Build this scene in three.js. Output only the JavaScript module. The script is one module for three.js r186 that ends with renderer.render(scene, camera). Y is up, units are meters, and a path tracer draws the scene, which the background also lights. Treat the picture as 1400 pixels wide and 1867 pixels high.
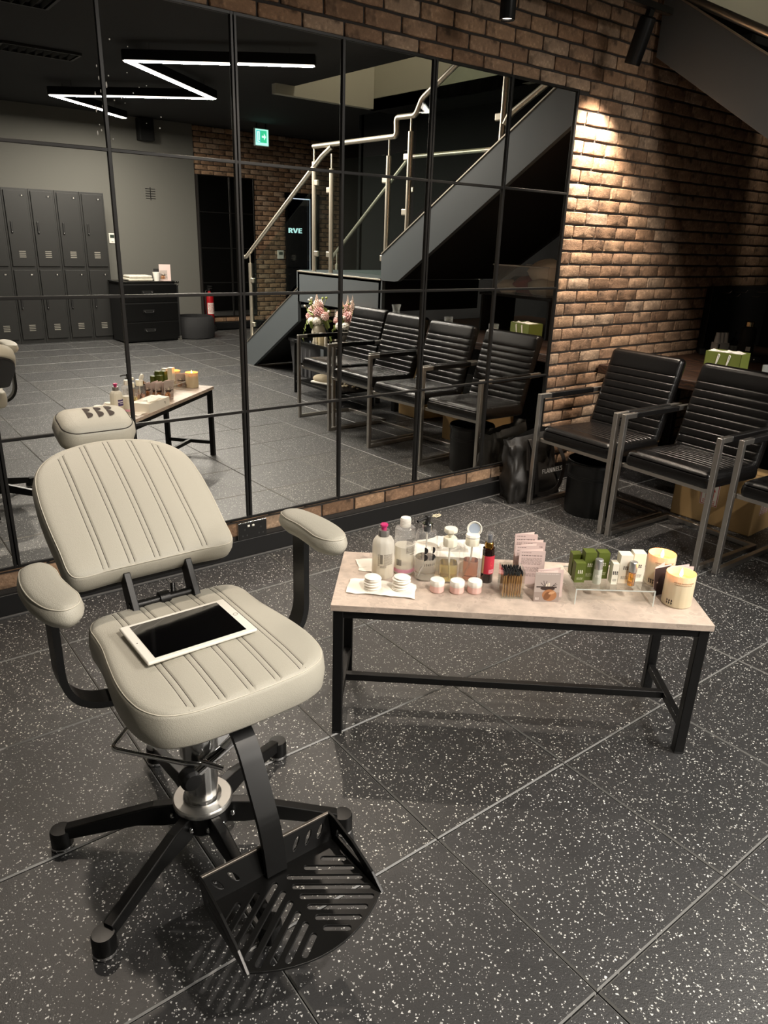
import * as THREE from 'three';
import { RoundedBoxGeometry } from 'three/addons/geometries/RoundedBoxGeometry.js';
import { mergeGeometries, toCreasedNormals, mergeVertices } from 'three/addons/utils/BufferGeometryUtils.js';
import { RectAreaLightUniformsLib } from 'three/addons/lights/RectAreaLightUniformsLib.js';
import { FontLoader } from 'three/addons/loaders/FontLoader.js';
import { TextGeometry } from 'three/addons/geometries/TextGeometry.js';

// ---------------------------------------------------------------- camera, lights, exposure
const scene = new THREE.Scene();
scene.background = new THREE.Color(0x000000);
const renderer = new THREE.WebGLRenderer({ antialias: true });
renderer.toneMapping = THREE.LinearToneMapping;
renderer.toneMappingExposure = 1.0;
renderer.shadowMap.enabled = true;
RectAreaLightUniformsLib.init();

const camera = new THREE.PerspectiveCamera(70.33, 1400 / 1867, 0.05, 60);
{
  const yaw = 0.6631, pitch = -0.3617, roll = 0.0358;
  const f = new THREE.Vector3(Math.sin(yaw) * Math.cos(pitch), Math.sin(pitch), -Math.cos(yaw) * Math.cos(pitch));
  const r0 = new THREE.Vector3(Math.cos(yaw), 0, Math.sin(yaw)), u0 = new THREE.Vector3().crossVectors(r0, f);
  const r = r0.clone().multiplyScalar(Math.cos(roll)).addScaledVector(u0, Math.sin(roll));
  const u = r0.clone().multiplyScalar(-Math.sin(roll)).addScaledVector(u0, Math.cos(roll));
  camera.position.set(-1.953, 1.444, 2.882);
  camera.quaternion.setFromRotationMatrix(new THREE.Matrix4().makeBasis(r, u, f.clone().negate()));
  camera.updateMatrixWorld();
}
const LED = { y: 2.7, colour: 0xfff8ee, nits: 390, pts: [[1.66, 2.79], [0.49, 3.78], [1.75, 4.88], [0.42, 6.07], [1.6, 7.06]] };
const SPOTS = [[-1.45, 6], [-0.42, 8], [0.63, 8], [1.6, 16]];       // x of each track spot, candela
const DOWNLIGHT = { at: [-1.05, 2.83, 3.35], candela: 32, colour: 0xfff4e6 };   // recessed lamp behind the camera
const SPOT_COLOUR = 0xffeeda;

// ---------------------------------------------------------------- small helpers
let seed = 1234567;
const rnd = () => { seed = (seed * 1664525 + 1013904223) >>> 0; return seed / 4294967296; };
const rr = (a, b) => a + (b - a) * rnd();
const V = (x, y, z) => new THREE.Vector3(x, y, z);
const used = new Map();
const numbered = n => { const k = used.get(n) || 0; used.set(n, k + 1); return k ? `${n}_${String(k).padStart(3, '0')}` : n; };
function mesh(name, geo, mat, parent, p, r) {
  const o = new THREE.Mesh(geo, mat); o.name = name; o.castShadow = true; o.receiveShadow = true;
  if (p) o.position.set(...p); if (r) o.rotation.set(...r);
  if (parent) parent.add(o);
  return o;
}
function thing(name, label, category, p = [0, 0, 0], turn = 0, group) {
  const o = new THREE.Group(); o.name = numbered(name); o.position.set(...p); o.rotation.y = turn;
  o.userData = { label, category }; if (group) o.userData.group = group;
  scene.add(o); return o;
}
function solo(name, geo, mat, label, category, p, r, group) {
  const o = mesh(numbered(name), geo, mat, scene, p, r); o.userData = { label, category }; if (group) o.userData.group = group; return o;
}
function structure(name, geo, mat, parent = scene, p, r) {
  const o = mesh(parent === scene ? numbered(name) : name, geo, mat, parent, p, r); if (parent === scene) o.userData.kind = 'structure'; return o;
}
function structureGroup(name) { const g = new THREE.Group(); g.name = numbered(name); g.userData.kind = 'structure'; scene.add(g); return g; }
function copyOf(src, label, p, turn) {
  const c = src.clone(); c.name = numbered(src.name.replace(/_\d{3}$/, '')); c.userData = { ...src.userData, label };
  if (p) c.position.set(...p); if (turn !== undefined) c.rotation.y = turn; scene.add(c); return c;
}
const bx = (w, h, d, x = 0, y = 0, z = 0) => new THREE.BoxGeometry(w, h, d).translate(x, y, z);
const rb = (w, h, d, r, x = 0, y = 0, z = 0, s = 3) => new RoundedBoxGeometry(w, h, d, s, r).translate(x, y, z);
const cy = (r1, r2, h, x = 0, y = 0, z = 0, s = 28) => new THREE.CylinderGeometry(r1, r2, h, s).translate(x, y, z);   // y is the middle
const lathe = (pts, s = 40) => toCreasedNormals(new THREE.LatheGeometry(pts.map(p => new THREE.Vector2(p[0], p[1])), s), .65);
function merge(gs) {
  gs = gs.map(g => { g = g.index ? g.toNonIndexed() : g; for (const k of Object.keys(g.attributes)) if (!['position', 'normal', 'uv'].includes(k)) g.deleteAttribute(k); if (!g.attributes.uv) g.setAttribute('uv', new THREE.BufferAttribute(new Float32Array(g.attributes.position.count * 2), 2)); return g; });
  return mergeGeometries(gs);
}
class PolyCurve extends THREE.Curve { constructor(p) { super(); this.p = p; } getPoint(t, o = new THREE.Vector3()) { const n = this.p.length - 1, x = Math.min(t * n, n - 1e-6), i = Math.floor(x); return o.copy(this.p[i]).lerp(this.p[i + 1], x - i); } getPointAt(t, o) { return this.getPoint(t, o); } getTangentAt(t, o) { return this.getTangent(t, o); } }
function roundPath(c, r, seg = 7) {                                  // corners joined by arcs
  c = c.map(p => p.isVector3 ? p : V(...p)); const out = [c[0].clone()];
  for (let i = 1; i < c.length - 1; i++) {
    const a = c[i - 1].clone().sub(c[i]), b = c[i + 1].clone().sub(c[i]), q = Math.min(r, a.length() * .48, b.length() * .48);
    const p0 = c[i].clone().addScaledVector(a.normalize(), q), p2 = c[i].clone().addScaledVector(b.normalize(), q);
    for (let k = 0; k <= seg; k++) { const t = k / seg, s = 1 - t; out.push(p0.clone().multiplyScalar(s * s).addScaledVector(c[i], 2 * s * t).addScaledVector(p2, t * t)); }
  }
  out.push(c[c.length - 1].clone()); return out;
}
const tube = (pts, r, rs = 10) => { pts = pts.map(p => p.isVector3 ? p : V(...p)); return new THREE.TubeGeometry(new PolyCurve(pts), pts.length - 1, r, rs, false); };
function rod(a, b, r, s = 14) { a = a.isVector3 ? a : V(...a); b = b.isVector3 ? b : V(...b); const d = b.clone().sub(a), g = new THREE.CylinderGeometry(r, r, d.length(), s); g.applyQuaternion(new THREE.Quaternion().setFromUnitVectors(V(0, 1, 0), d.normalize())); return g.translate((a.x + b.x) / 2, (a.y + b.y) / 2, (a.z + b.z) / 2); }
function sweepBar(pts, bn, w, th) {                                  // rectangular bar along a path in one plane; bn is that plane's normal
  bn = V(...bn).normalize(); const P = [], I = [];
  pts.forEach((p, i) => {
    const t = pts[Math.min(i + 1, pts.length - 1)].clone().sub(pts[Math.max(i - 1, 0)]).normalize(), n = bn.clone().cross(t);
    for (const [s, q] of [[-1, -1], [1, -1], [1, 1], [-1, 1]]) { const v = p.clone().addScaledVector(bn, s * w / 2).addScaledVector(n, q * th / 2); P.push(v.x, v.y, v.z); }
  });
  for (let i = 0; i < pts.length - 1; i++) for (let k = 0; k < 4; k++) { const a = i * 4 + k, b = i * 4 + (k + 1) % 4; I.push(a, b, b + 4, a, b + 4, a + 4); }
  const e = (pts.length - 1) * 4; I.push(0, 2, 1, 0, 3, 2, e, e + 1, e + 2, e, e + 2, e + 3);
  const g = new THREE.BufferGeometry(); g.setAttribute('position', new THREE.Float32BufferAttribute(P, 3)); g.setIndex(I);
  return toCreasedNormals(g, 0.6);
}
function beam(a, b, w, th, up = [0, 1, 0]) {                         // straight square bar from a to b
  a = a.isVector3 ? a : V(...a); b = b.isVector3 ? b : V(...b); const d = b.clone().sub(a), L = d.length(), z = d.clone().normalize(), x = V(...up).cross(z).normalize(), y = z.clone().cross(x);
  return new THREE.BoxGeometry(w, th, L).applyMatrix4(new THREE.Matrix4().makeBasis(x, y, z)).translate((a.x + b.x) / 2, (a.y + b.y) / 2, (a.z + b.z) / 2);
}
function extrude(pts, depth, bevel = 0, holes = []) {
  const s = new THREE.Shape(pts.map(p => new THREE.Vector2(p[0], p[1])));
  for (const h of holes) s.holes.push(new THREE.Path(h.map(p => new THREE.Vector2(p[0], p[1]))));
  return new THREE.ExtrudeGeometry(s, { depth, bevelEnabled: bevel > 0, bevelThickness: bevel, bevelSize: bevel, bevelSegments: 2, curveSegments: 10 });
}
function metricUv(g, s = 1) {                                        // box projection, in metres
  g = g.index ? g.toNonIndexed() : g; g.computeVertexNormals; const p = g.attributes.position, n = g.attributes.normal, uv = new Float32Array(p.count * 2);
  for (let i = 0; i < p.count; i++) {
    const x = Math.abs(n.getX(i)), y = Math.abs(n.getY(i)), z = Math.abs(n.getZ(i));
    const [a, b] = y >= x && y >= z ? [p.getX(i), p.getZ(i)] : x >= z ? [p.getZ(i), p.getY(i)] : [p.getX(i), p.getY(i)];
    uv[2 * i] = a * s; uv[2 * i + 1] = b * s;
  }
  g.setAttribute('uv', new THREE.BufferAttribute(uv, 2)); return g;
}
function closed(pts, n) {                                            // smooth closed outline through points
  const c = new THREE.CatmullRomCurve3(pts.map(p => V(p[0], p[1], 0)), true, 'centripetal');
  return c.getSpacedPoints(n).slice(0, n).map(p => [p.x, p.y]);
}
function polyDist(P, x, y) {
  let m = 1e9; for (let i = 0, n = P.length; i < n; i++) { const [ax, ay] = P[i], [qx, qy] = P[(i + 1) % n], dx = qx - ax, dy = qy - ay, t = Math.max(0, Math.min(1, ((x - ax) * dx + (y - ay) * dy) / (dx * dx + dy * dy + 1e-12))), ex = x - ax - t * dx, ey = y - ay - t * dy, d = ex * ex + ey * ey; if (d < m) m = d; }
  return Math.sqrt(m);
}
function refine(lo, hi, n, gs, gw) { const s = new Set(); for (let i = 0; i <= n; i++) s.add(lo + (hi - lo) * i / n); for (const g of gs) for (const k of [-2, -1.3, -.7, -.25, 0, .25, .7, 1.3, 2]) s.add(g + k * gw); return [...s].filter(v => v >= lo && v <= hi).sort((a, b) => a - b); }
// an upholstered cushion: outline in (a, b), lying in the xz plane, top face up
function cushion({ pts, t, dome = .01, edge = .018, drop = .01, gA = [], gB = [], gw = .006, gd = .005, bulge = .006, na = 26, nb = 30, broad = null, fadeAt = .008 }) {
  const as = pts.map(p => p[0]), bs = pts.map(p => p[1]), a0 = Math.min(...as), a1 = Math.max(...as), b0 = Math.min(...bs), b1 = Math.max(...bs), D = Math.min(a1 - a0, b1 - b0) / 2;
  const H = (a, b, d = polyDist(pts, a, b)) => {
    const e = Math.min(d / edge, 1); let h = t - drop * (1 - Math.sqrt(Math.max(0, 1 - (1 - e) * (1 - e)))) + dome * Math.sin(Math.min(d / D, 1) * Math.PI / 2);
    const fd = Math.min(1, d / fadeAt), fade = fd * fd * (3 - 2 * fd); for (const g of gA) h -= fade * gd * Math.exp(-(((a - g) / gw) ** 2)); for (const g of gB) h -= fade * gd * Math.exp(-(((b - g) / gw) ** 2));
    if (broad) for (const g of broad.g) h -= fade * broad.d * Math.exp(-((((broad.alongB ? b : a) - g) / broad.w) ** 2));
    return h;
  };
  const A = refine(a0, a1, na, gA, gw), ends = []; for (const e of [.0005, .003, .008, .015, .025]) ends.push(b0 + e, b1 - e);
  const Bv = [...new Set([...refine(b0 + .0005, b1 - .0005, nb, gB, gw), ...ends])].sort((x, y) => x - y);
  const P = [], UV = [], I = [], W = A.length + 8;
  for (const b of Bv) {
    let L = 1e9, Rr = -1e9; for (let i = 0; i < pts.length; i++) { const [ax, ay] = pts[i], [qx, qy] = pts[(i + 1) % pts.length]; if ((ay - b) * (qy - b) <= 0 && ay !== qy) { const x = ax + (qx - ax) * (b - ay) / (qy - ay); L = Math.min(L, x); Rr = Math.max(Rr, x); } }
    if (L > Rr) L = Rr = 0;
    const w = Rr - L, m = Math.min(.03, w * .3), row = [L, L + m * .1, L + m * .3, L + m * .6, ...A.map(a => Math.max(L + m, Math.min(Rr - m, a))), Rr - m * .6, Rr - m * .3, Rr - m * .1, Rr];
    for (const a of row) { P.push(a, H(a, b), b); UV.push(a, b); }
  }
  for (let j = 0; j < Bv.length - 1; j++) for (let i = 0; i < W - 1; i++) { const p = j * W + i; I.push(p, p + W, p + 1, p + 1, p + W, p + W + 1); }
  const top = new THREE.BufferGeometry(); top.setAttribute('position', new THREE.Float32BufferAttribute(P, 3)); top.setAttribute('uv', new THREE.Float32BufferAttribute(UV, 2)); top.setIndex(I); top.computeVertexNormals();
  const nrm = top.attributes.normal; for (let i = 0; i < nrm.count; i++) if (nrm.getY(i) < 0 || !isFinite(nrm.getY(i)) || (nrm.getX(i) === 0 && nrm.getY(i) === 0 && nrm.getZ(i) === 0)) nrm.setXYZ(i, 0, 1, 0);
  // boxing round the side and a flat base
  const n = pts.length, area = pts.reduce((s, p, i) => s + p[0] * pts[(i + 1) % n][1] - pts[(i + 1) % n][0] * p[1], 0), sg = area > 0 ? 1 : -1;
  const prof = [[0, t - drop], [bulge * .6, t - drop - .006], [bulge, (t - drop) * .55], [bulge * .5, .012], [-.004, .003], [-.014, 0]], Q = [], J = [], QU = [];
  prof.forEach(([o, h], k) => [...pts, pts[0]].forEach((p, ii) => { const i = ii % n; const q0 = pts[(i + n - 1) % n], q1 = pts[(i + 1) % n]; let tx = q1[0] - q0[0], ty = q1[1] - q0[1]; const l = Math.hypot(tx, ty) || 1; tx /= l; ty /= l; Q.push(p[0] + sg * ty * o, h, p[1] - sg * tx * o); QU.push(ii * .01, h); })); const n1 = n + 1;
  for (let k = 0; k < prof.length - 1; k++) for (let i = 0; i < n; i++) { const a = k * n1 + i, b = a + 1; if (sg > 0) J.push(a, b, a + n1, b, b + n1, a + n1); else J.push(a, a + n1, b, b, a + n1, b + n1); }
  const side = new THREE.BufferGeometry(); side.setAttribute('position', new THREE.Float32BufferAttribute(Q, 3)); side.setAttribute('uv', new THREE.Float32BufferAttribute(QU, 2)); side.setIndex(J); side.computeVertexNormals();
  const base = new THREE.ShapeGeometry(new THREE.Shape(Array.from({ length: n }, (_, i) => new THREE.Vector2(Q[3 * ((prof.length - 1) * n1 + i)], Q[3 * ((prof.length - 1) * n1 + i) + 2])))).rotateX(Math.PI / 2);
  return { geo: merge([top, side, base]), H, pts, seam: t - drop };
}
const rimAt = (P, a) => { let m = 1e9; for (let i = 0; i < P.length; i++) { const [ax, ay] = P[i], [qx, qy] = P[(i + 1) % P.length]; if ((ax - a) * (qx - a) <= 0 && ax !== qx) m = Math.min(m, ay + (qy - ay) * (a - ax) / (qx - ax)); } return m; };
function seamTube(c, r, lift = 0, out = 0) { const pts = c.pts.map(p => V(p[0], c.seam + lift, p[1])); pts.push(pts[0].clone()); return tube(pts, r, 5); }
function stitchLine(c, a, b0, b1, r, n = 40) { const out = []; for (let i = 0; i <= n; i++) { const b = b0 + (b1 - b0) * i / n; out.push(V(a, c.H(a, b) + r * .4, b)); } return tube(out, r, 5); }
function superRect(w, d, r, n = 10, cx = 0, cz = 0) { const out = []; for (const [sx, sz, a0] of [[1, -1, -Math.PI / 2], [1, 1, 0], [-1, 1, Math.PI / 2], [-1, -1, Math.PI]]) for (let k = 0; k <= n; k++) { const a = a0 + k / n * Math.PI / 2; out.push([cx + sx * (w / 2 - r) + r * Math.cos(a), cz + sz * (d / 2 - r) + r * Math.sin(a)]); } return out; }

// ---------------------------------------------------------------- noise and textures
const hash = (x, y, s) => { let h = (x * 374761393 + y * 668265263 + s * 1442695041) | 0; h = Math.imul(h ^ (h >>> 13), 1274126177); return ((h ^ (h >>> 16)) >>> 0) / 4294967296; };
function noise(x, y, per, s) { const X = Math.floor(x), Y = Math.floor(y), u = x - X, v = y - Y, a = u * u * (3 - 2 * u), b = v * v * (3 - 2 * v), w = k => ((k % per) + per) % per; const p = hash(w(X), w(Y), s), q = hash(w(X + 1), w(Y), s), r = hash(w(X), w(Y + 1), s), t = hash(w(X + 1), w(Y + 1), s); return p + (q - p) * a + (r - p) * b + (p - q - r + t) * a * b; }
function fbm(u, v, f, oct, s) { let a = 0, m = 0, k = 1; for (let i = 0; i < oct; i++) { a += k * noise(u * f, v * f, f, s + i); m += k; k *= .5; f *= 2; } return a / m; }
function tex(w, h, fn, srgb = true) {
  const d = new Uint8Array(w * h * 4); for (let y = 0; y < h; y++) for (let x = 0; x < w; x++) { const c = fn(x / w, y / h, x, y), i = 4 * (y * w + x); d[i] = Math.max(0, Math.min(255, c[0])); d[i + 1] = Math.max(0, Math.min(255, c[1])); d[i + 2] = Math.max(0, Math.min(255, c[2])); d[i + 3] = 255; }
  const t = new THREE.DataTexture(d, w, h); t.wrapS = t.wrapT = THREE.RepeatWrapping; t.magFilter = THREE.LinearFilter; t.minFilter = THREE.LinearMipmapLinearFilter; t.generateMipmaps = true; if (srgb) t.colorSpace = THREE.SRGBColorSpace; t.needsUpdate = true; return t;
}
const grey = v => [v, v, v];
const rep = (t, x, y = x) => { const c = t.clone(); c.repeat.set(x, y); c.needsUpdate = true; return c; };
function canvasTex(w, h, draw) { const c = document.createElement('canvas'); c.width = w; c.height = h; draw(c.getContext('2d'), w, h); const t = new THREE.CanvasTexture(c); t.colorSpace = THREE.SRGBColorSpace; t.magFilter = THREE.LinearFilter; return t; }

// rubber floor with pale granules
const floorTex = (() => {
  const N = 2048, d = new Uint8Array(N * N * 4);
  for (let y = 0; y < N; y++) for (let x = 0; x < N; x++) { const i = 4 * (y * N + x), v = 37 + 9 * (hash(x, y, 3) - .5) + 12 * (fbm(x / N, y / N, 12, 4, 9) - .5); d[i] = v; d[i + 1] = v; d[i + 2] = v + 1; d[i + 3] = 255; }
  for (let k = 0; k < 9800; k++) {
    const cx = rnd() * N, cy2 = rnd() * N, big = Math.pow(rnd(), 2.2), R = 1.3 + 3.9 * big, el = rr(.45, 1), an = rnd() * 6.28, c = Math.cos(an), s = Math.sin(an), ph = rnd() * 6.28, tone = rr(175, 245), m = Math.ceil(R * 1.4);
    for (let y = -m; y <= m; y++) for (let x = -m; x <= m; x++) { const u = (x * c + y * s), v = (-x * s + y * c) / el, q = Math.atan2(v, u), lim = R * (1 + .28 * Math.sin(3 * q + ph) + .18 * Math.sin(5 * q + 2 * ph)); if (u * u + v * v < lim * lim) { const i = 4 * ((((cy2 + y) | 0) + N) % N * N + (((cx + x) | 0) + N) % N); d[i] = tone; d[i + 1] = tone; d[i + 2] = tone - 4; } }
  }
  const t = new THREE.DataTexture(d, N, N); t.wrapS = t.wrapT = THREE.RepeatWrapping; t.magFilter = THREE.LinearFilter; t.minFilter = THREE.LinearMipmapLinearFilter; t.generateMipmaps = true; t.colorSpace = THREE.SRGBColorSpace; t.needsUpdate = true; return t;
})();
const brickTex = tex(1024, 1024, (u, v, x, y) => {
  const a = fbm(u, v, 10, 5, 21), b = fbm(u, v, 34, 4, 33), g = hash(x, y, 5), dk = Math.max(0, a - .56) * 1.7, pl = Math.max(0, b - .58) * 1.6; const k = .86 + .2 * b + .1 * (g - .5) - .75 * dk;
  return [172 * k + 44 * pl, 145 * k + 43 * pl, 120 * k + 40 * pl];
});
const brickBump = tex(1024, 1024, (u, v, x, y) => grey(255 * (.45 * fbm(u, v, 26, 4, 41) + .35 * fbm(u, v, 90, 3, 47) + .2 * (fbm(u, v, 60, 2, 52) > .62 ? 0 : 1))), false);
const leatherBump = tex(512, 512, (u, v) => { const n = fbm(u, v, 64, 3, 61); return grey(255 * (.35 + .65 * Math.min(1, Math.abs(n - .5) * 5))); }, false);
const fineBump = tex(256, 256, (u, v, x, y) => grey(255 * (.6 * fbm(u, v, 48, 3, 71) + .4 * hash(x, y, 72))), false);
const laminateTex = tex(1024, 1024, (u, v, x, y) => { const a = fbm(u, v, 7, 5, 81), b = fbm(u * 1, v * 1, 40, 4, 83), g = hash(x, y, 84); const k = 1 + .42 * (a - .5) + .24 * (b - .5) + .05 * (g - .5) - (b > .66 ? .1 : 0); return [187 * k, 171 * k, 158 * k]; });
const woodTex = tex(1024, 512, (u, v) => { const w = fbm(u, v, 5, 3, 91), r = Math.sin((v * 26 + 5 * w + 1.4 * fbm(u, v, 14, 3, 92)) * 6.28) * .5 + .5, f = fbm(u * 1, v * 1, 60, 2, 95); const k = .45 + .45 * r + .25 * (f - .5); return [120 * k + 34, 84 * k + 22, 54 * k + 12]; });
const brushedTex = tex(512, 512, (u, v, x, y) => { const n = noise(u * 4, v * 256, 256, 101); return grey(150 + 60 * n + 20 * hash(x, y, 4)); }, false);
const blackLeatherBump = leatherBump;

// ---------------------------------------------------------------- materials
const std = (color, roughness = .6, metalness = 0, o = {}) => new THREE.MeshStandardMaterial({ color, roughness, metalness, ...o });
const phy = (color, roughness = .6, metalness = 0, o = {}) => new THREE.MeshPhysicalMaterial({ color, roughness, metalness, ...o });
const M = {
  floor: phy(0xffffff, .47, 0, { ior: 1.75, map: floorTex, bumpMap: rep(fineBump, 8), bumpScale: .0006 }),
  joint: std(0x1c1c1c, .8),
  mortar: std(0x3d3936, .95, 0, { bumpMap: rep(fineBump, 10), bumpScale: .002 }),
  mirror: std(0xe9e7e1, 0, 1),
  frame: std(0x2a2928, .38, .6),
  blackBoard: std(0x0d0d0e, .5),
  blackWall: std(0x050505, .9),
  ceiling: std(0x2a2b2c, .9),
  greyWall: std(0x66655f, .85, 0, { bumpMap: rep(fineBump, 3), bumpScale: .0004 }),
  whiteWall: std(0xb9b7a8, .9),
  powder: std(0x080808, .45, .2),
  satinBlack: std(0x070707, .36, .1),
  plastic: std(0x111111, .5),
  matteBlack: std(0x151515, .75),
  chrome: std(0xe8e8e8, .09, 1),
  steel: std(0xc2beb8, .36, 1),
  rail: std(0xe4dccb, .42, 1),
  cream: std(0xb6b2a5, .5, 0, { bumpMap: rep(leatherBump, 9), bumpScale: .0003 }),
  thread: std(0x2a2420, .8),
  creamThread: std(0xcfcabb, .7),
  leather: std(0x0d0c0c, .26, 0, { bumpMap: rep(leatherBump, 6), bumpScale: .00022 }),
  laminate: std(0xffffff, .5, 0, { map: laminateTex, bumpMap: rep(fineBump, 4), bumpScale: .0004 }),
  wood: std(0x6e655e, .6, 0, { map: woodTex, bumpMap: woodTex, bumpScale: .0015 }),
  locker: std(0x2b2b2a, .45, .3),
  stringer: phy(0x5a6063, .45, .15, { ior: 1.8 }),
  white: std(0xeeeae0, .55),
  paper: std(0xf1ece2, .85),
  glass: phy(0xf4fbf8, 0, 0, { transmission: 1, thickness: 0, ior: 1.45 }),
  clear: phy(0xfbfdfc, .02, 0, { transmission: .86, thickness: 0, ior: 1.5 }),
  acrylic: phy(0xfafcfb, .01, 0, { transmission: 1, thickness: 0, ior: 1.49 }),
  acrylicEdge: phy(0xe9eeec, .3, 0, { transmission: .5, thickness: 0 }),
  card: std(0xa98a5c, .85, 0, { bumpMap: rep(fineBump, 4), bumpScale: .0005 }),
};

// ================================================================ STRUCTURE
const CEIL = 2.84, XL = -3.4, XB = 4.0, XR = 6.2, ZB = 7.95;
// floor: rubber tiles of 0.5 m on a dark bed
{
  const g = structureGroup('floor');
  mesh('floor_bed', bx(XR - XL + .2, .06, ZB + .2, (XL + XR) / 2, -.05, ZB / 2), M.joint, g);
  const S = .4975, c = .0036, variants = [];
  const h = S / 2, t = .02;
  for (let v = 0; v < 16; v++) {
    const P = [], U = [], N = []; const ang = v % 4, ox = hash(v, 1, 7), oy = hash(v, 2, 7);
    const uv = (x, z) => { let a = x, b = z; for (let k = 0; k < ang; k++)[a, b] = [-b, a]; return [a + ox, b + oy]; };
    const quad = (q, n) => { for (const i of [0, 1, 2, 0, 2, 3]) { P.push(...q[i]); U.push(...uv(q[i][0], q[i][2])); N.push(...n); } };
    const o = [[-h, -h], [-h, h], [h, h], [h, -h]], k = h - c, inn = [[-k, -k], [-k, k], [k, k], [k, -k]];
    quad(inn.map(p => [p[0], 0, p[1]]), [0, 1, 0]);
    for (let e = 0; e < 4; e++) {
      const a = o[e], b = o[(e + 1) % 4], p = inn[e], q = inn[(e + 1) % 4], nx = (a[0] + b[0]) / 2 / h, nz = (a[1] + b[1]) / 2 / h, L = Math.SQRT1_2;
      quad([[a[0], -c, a[1]], [b[0], -c, b[1]], [q[0], 0, q[1]], [p[0], 0, p[1]]], [nx * L, L, nz * L]);
    }
    for (let e = 0; e < 4; e++) { const a = o[e], b = o[(e + 1) % 4]; quad([[a[0], -t, a[1]], [b[0], -t, b[1]], [b[0], -c, b[1]], [a[0], -c, a[1]]], [(a[0] + b[0]) / 2 / h, 0, (a[1] + b[1]) / 2 / h]); }
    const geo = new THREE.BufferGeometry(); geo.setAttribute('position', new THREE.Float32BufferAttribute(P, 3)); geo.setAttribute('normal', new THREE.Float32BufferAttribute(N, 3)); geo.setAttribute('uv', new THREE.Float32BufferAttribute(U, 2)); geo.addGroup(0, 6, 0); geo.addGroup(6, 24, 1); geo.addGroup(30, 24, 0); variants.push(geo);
  }
  const tones = [0xffffff, 0xf4f4f2, 0xe9e9ea, 0xfffdf8].map(col => { const m = M.floor.clone(); m.color.set(col); return m; });
  const litBevelMat = std(0x686866, .42, 0); const rest = []; let n = 0;  // bevels paler than the tile face: the light on the edges is put into their colour
  for (let i = 0; i < 20; i++) for (let j = 0; j < 17; j++) {
    const x = -.925 - .25 - 2 + .5 * i, z = .34 - .25 + .5 * j; if (x > XR || z > ZB) continue;
    const v = Math.floor(rnd() * 16), m = [tones[Math.floor(rnd() * 4)], litBevelMat];
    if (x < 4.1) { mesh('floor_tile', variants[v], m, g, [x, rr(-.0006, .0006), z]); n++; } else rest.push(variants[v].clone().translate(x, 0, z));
  }
  const r = mesh('floor_tile_field', mergeGeometries(rest.map(q => { q.clearGroups(); return q; })), M.floor, g); r.userData.kind = 'stuff';
}
// ceiling with the stairwell opening
{
  const g = structureGroup('ceiling');
  mesh('ceiling_slab', bx(2.45 - XL + .1, .12, ZB + .2, (2.45 + XL - .1) / 2, CEIL + .06, ZB / 2), M.ceiling, g);
  mesh('ceiling_slab', bx(XR - 2.45 + .1, .12, ZB - 4.36 + .1, (XR + .1 + 2.45) / 2, CEIL + .06, (ZB + .1 + 4.36) / 2), M.ceiling, g);
}
{ // white-painted stairwell above the opening
  const g = structureGroup('wall_stairwell'); const W = M.whiteWall;
  mesh('shaft_wall', bx(.08, 2.4, 4.5, 3.49, 2.75 + 1.2, 2.2), W, g);
  mesh('shaft_wall', bx(1.28, 2.4, .08, 2.87, 2.75 + 1.2, 4.38), W, g);
  mesh('shaft_wall', bx(.08, 2.3, 4.5, 2.37, 2.96 + 1.15, 2.2), W, g);
  mesh('shaft_wall', bx(1.1, 2.3, .08, 2.92, 2.74 + 1.15, -.025), W, g);
  mesh('shaft_ceiling', bx(1.5, .08, 4.6, 2.8, 5.15, 2.2), W, g);
  mesh('shaft_soffit', bx(XB - 3.45 + .1, .1, 4.5, (XB + .1 + 3.45) / 2, 2.8, 2.2), M.blackWall, g);
}
structure('wall_left', bx(.1, CEIL, ZB + .2, XL - .05, CEIL / 2, ZB / 2), M.greyWall);
structure('wall_right', bx(.1, CEIL, 5.3, XB + .05, CEIL / 2, 2.65), M.blackWall);
structure('wall_return', bx(XR - XB, CEIL, .1, (XR + XB) / 2, CEIL / 2, 5.3), M.blackWall);
structure('wall_side', bx(.1, CEIL, ZB - 5.2, XR + .05, CEIL / 2, (ZB + 5.2) / 2), M.blackWall);
structure('wall_back', bx(2.87 - XL + .1, CEIL, .12, (2.87 + XL - .1) / 2, CEIL / 2, ZB + .04), M.greyWall);

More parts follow.
